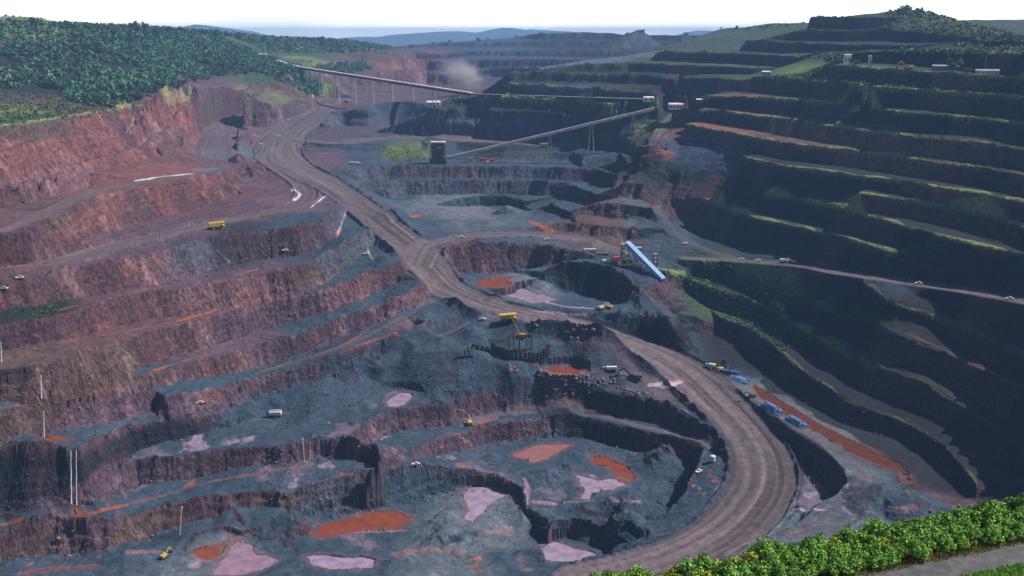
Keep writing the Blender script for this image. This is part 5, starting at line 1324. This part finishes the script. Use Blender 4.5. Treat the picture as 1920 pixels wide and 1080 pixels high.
# fallen rock along the foot of the faces and over the floors
r = np.random.default_rng(31); tp = np.concatenate(TOES); dd = np.hypot(tp[:, 0], tp[:, 1]); tp = tp[(dd < 1250) & (tp[:, 0] < 240)]
k = r.integers(0, len(tp), 13000); px_ = tp[k, 0]+r.normal(size=13000)*3.2; py_ = tp[k, 1]+r.normal(size=13000)*3.2-1.0
fx_ = r.uniform(-330, 180, 3500); fy_ = r.uniform(520, 760, 3500); px_ = np.concatenate([px_, fx_]); py_ = np.concatenate([py_, fy_]); kp = (samp(ROADM, px_, py_) < .1) & (fbm(px_, py_, 25, 2, 191) > -.25); px_, py_ = px_[kp], py_[kp]
n = len(px_); s_ = .25+1.0*r.random(n)**3; pz_ = samp(Z, px_, py_)+s_*.15; u_ = np.array([(1, 0, 0), (0, 1, 0), (-1, 0, 0), (0, -1, 0), (0, 0, .8), (0, 0, -.6)]); V_ = u_[None]*(s_[:, None, None]*r.uniform(.6, 1.5, (n, 6, 1))); a_ = r.uniform(0, 6.28, n); ca, sa = np.cos(a_)[:, None], np.sin(a_)[:, None]
V_ = np.stack([V_[..., 0]*ca-V_[..., 1]*sa, V_[..., 0]*sa+V_[..., 1]*ca, V_[..., 2]], -1)+r.normal(size=(n, 6, 3))*.12*s_[:, None, None]+np.column_stack([px_, py_, pz_])[:, None]
fc = np.array([(0, 1, 4), (1, 2, 4), (2, 3, 4), (3, 0, 4), (1, 0, 5), (2, 1, 5), (3, 2, 5), (0, 3, 5)]); Fc = (fc[None]+np.arange(n)[:, None, None]*6).reshape(-1, 3)
cs_ = np.stack([samp(COL[..., q], px_, py_) for q in range(3)], -1)*r.uniform(.8, 2.0, (n, 1))+.012; tag(big_mesh('scree', V_.reshape(-1, 3), Fc, M_LEAF, np.repeat(cs_, 6, 0), False), kind='stuff')
# ---------------------------------------------------------------- viewpoint: hedge, path, verge
def yb(x): return 51.2+.34*(min(x, 70)-19)
M_PATH = mat('worn_asphalt', (.115, .112, .118), .9, 0, (.075, .073, .08), .5, .2, scale=1.5)
b = MB(); n = 60
for k in range(n+1):
    x = 2+k; 
    for j, off in enumerate((-2.2, -1.5, -.8, -.1)):
        y = yb(x)+off; b.v.append(Vector((x, y, max(ground(x, y), ground(x, y+.5), ground(x, y-.5))+.06)))
for k in range(n):
    for j in range(3): a = k*4+j; b.f.append((a, a+4, a+5, a+1))
o = b.build('path', M_PATH); tag(o, kind='structure')
HS = []
for k in range(5):
    r = np.random.default_rng(300+k); nb = 26; a = r.uniform(0, 6.28, nb); q = r.random(nb)**.6*1.25; cen_ = np.column_stack([q*np.cos(a), q*np.sin(a), .35+1.75*(1-(q/1.5)**2)*r.uniform(.45, 1, nb)])
    yel = k == 4; cc = (np.array([(.28, .30, .04)]) if yel else np.array([(.15, .32, .05)]))*(.6+.8*r.random((nb, 1))); cc = cc+(r.random((nb, 1)) < .12)*np.array([[.04, .03, 0]])
    co_, qq, c_ = clumps(cen_, r.uniform(.38, .62, nb), 62, .19, cc, .9, 400+k, .45); me = big_mesh('foliage', co_, qq, M_LEAF, c_, False); st = MB()
    for j in range(9): a_ = j*.7; st.tube((0, 0, -.4), (1.0*math.cos(a_), 1.0*math.sin(a_), 1.2+.3*(j % 3)), .05, 5, .02)
    s2 = st.build('stems', m_wood); HS.append((me.data, s2.data)); bpy.data.objects.remove(me); bpy.data.objects.remove(s2)
r_ = random.Random(8)
for row, (off, hs) in enumerate(((.7, .46), (1.7, .58), (2.8, .62))):
    x = .4+row*.5
    while x < 42:
        y = yb(x)+off+r_.uniform(-.25, .25); yel = (x < 15 and row > 0 and r_.random() < .45) or r_.random() < .02; k = 4 if yel else r_.randrange(4); s_ = hs*r_.uniform(.8, 1.15)*(.72 if yel else 1)
        lb = ('low yellowish shrub in the hedge along the pit rim' if yel else 'leafy bright green shrub in the hedge along the pit rim')
        t = empty('hedge_shrub', (x, y, ground(x, y)), r_.uniform(0, 6), lb, 'shrub', 'yellowish hedge shrubs on the rim' if yel else 'green hedge shrubs on the rim', s_)
        for nm, me in (('foliage', HS[k][0]), ('stems', HS[k][1])): o = bpy.data.objects.new(nm, me); C.objects.link(o); o.parent = t
        x += r_.uniform(.8, 1.1)
# grass by the path
r = np.random.default_rng(21); n = 26000; x = r.uniform(4, 44, n); off = np.where(r.random(n) < .8, -2.15-r.random(n)**1.3*5, r.uniform(-.35, .7, n)); y = 51.2+.34*(x-19)+off; z = samp(Z, x, y); h = r.uniform(.12, .38, n); a = r.uniform(0, 6.28, n)
dx, dy = np.cos(a)*.035, np.sin(a)*.035; lx, ly = r.normal(size=(2, n))*.1
co_ = np.stack([np.stack([x-dx, y-dy, z-.03], 1), np.stack([x+dx, y+dy, z-.03], 1), np.stack([x+lx, y+ly, z+h], 1)], 1).reshape(-1, 3)
cg_ = np.where((off > -1)[:, None], np.array([[.22, .20, .05]]), np.array([[.22, .46, .06]]))*(.6+.7*r.random((n, 1)))
tag(big_mesh('verge_grass', co_, np.arange(n*3).reshape(-1, 3), M_LEAF, np.repeat(cg_, 3, 0), False), kind='stuff')
# dust plume over the far pit
bm = bmesh.new(); bmesh.ops.create_icosphere(bm, subdivisions=4, radius=1)
for v in bm.verts: k = 1+.25*math.sin(v.co.x*4+1)*math.cos(v.co.z*5)+.15*math.sin(v.co.y*7+v.co.z*3); v.co = v.co*k
me = bpy.data.meshes.new('dust_plume'); bm.to_mesh(me); bm.free(); o = bpy.data.objects.new('dust_plume', me); C.objects.link(o); o.location = PT(868, 137, 1850); o.scale = (60, 45, 36); o.rotation_euler = (0, rad(28), 0); tag(o, kind='stuff')
dm = bpy.data.materials.new('dust'); dm.use_nodes = True; n_ = dm.node_tree; n_.nodes.clear(); oo = n_.nodes.new('ShaderNodeOutputMaterial'); vo = n_.nodes.new('ShaderNodeVolumePrincipled'); tcn = n_.nodes.new('ShaderNodeTexCoord'); tn = n_.nodes.new('ShaderNodeTexNoise'); tn.inputs['Scale'].default_value = 1.6; tn.inputs['Detail'].default_value = 4
ln_ = n_.nodes.new('ShaderNodeVectorMath'); ln_.operation = 'LENGTH'; n_.links.new(tcn.outputs['Object'], ln_.inputs[0]); n_.links.new(tcn.outputs['Object'], tn.inputs['Vector'])
m1 = n_.nodes.new('ShaderNodeMapRange'); m1.inputs['From Min'].default_value = .2; m1.inputs['From Max'].default_value = .95; m1.inputs['To Min'].default_value = .5; m1.inputs['To Max'].default_value = -.15; n_.links.new(ln_.outputs['Value'], m1.inputs['Value'])
m2 = n_.nodes.new('ShaderNodeMath'); m2.operation = 'ADD'; n_.links.new(m1.outputs[0], m2.inputs[0]); n_.links.new(tn.outputs['Fac'], m2.inputs[1]); m3 = n_.nodes.new('ShaderNodeMapRange'); m3.inputs['From Min'].default_value = .55; m3.inputs['From Max'].default_value = 1.0; m3.inputs['To Max'].default_value = .04; n_.links.new(m2.outputs[0], m3.inputs['Value'])
n_.links.new(m3.outputs[0], vo.inputs['Density']); vo.inputs['Color'].default_value = (.92, .84, .88, 1); n_.links.new(vo.outputs[0], oo.inputs['Volume']); me.materials.append(dm)
# ---------------------------------------------------------------- air
bm = bmesh.new(); bmesh.ops.create_cube(bm, size=1)
for v in bm.verts: v.co = Vector((v.co.x*30000, -200 if v.co.y < 0 else 14500, -420 if v.co.z < 0 else 48))
me = bpy.data.meshes.new('haze'); bm.to_mesh(me); bm.free()
hz = bpy.data.objects.new('haze', me); C.objects.link(hz); tag(hz, kind='stuff')
hm = bpy.data.materials.new('haze_air'); hm.use_nodes = True; hn = hm.node_tree; hn.nodes.clear()
ho = hn.nodes.new('ShaderNodeOutputMaterial'); pv = hn.nodes.new('ShaderNodeVolumePrincipled')
pv.inputs['Color'].default_value = (.30, .54, 1.0, 1); pv.inputs['Density'].default_value = 1.05e-4; pv.inputs['Anisotropy'].default_value = 0.0
hn.links.new(pv.outputs[0], ho.inputs['Volume']); me.materials.append(hm)
print('pts', len(A_), 'grid', NJ, NI)
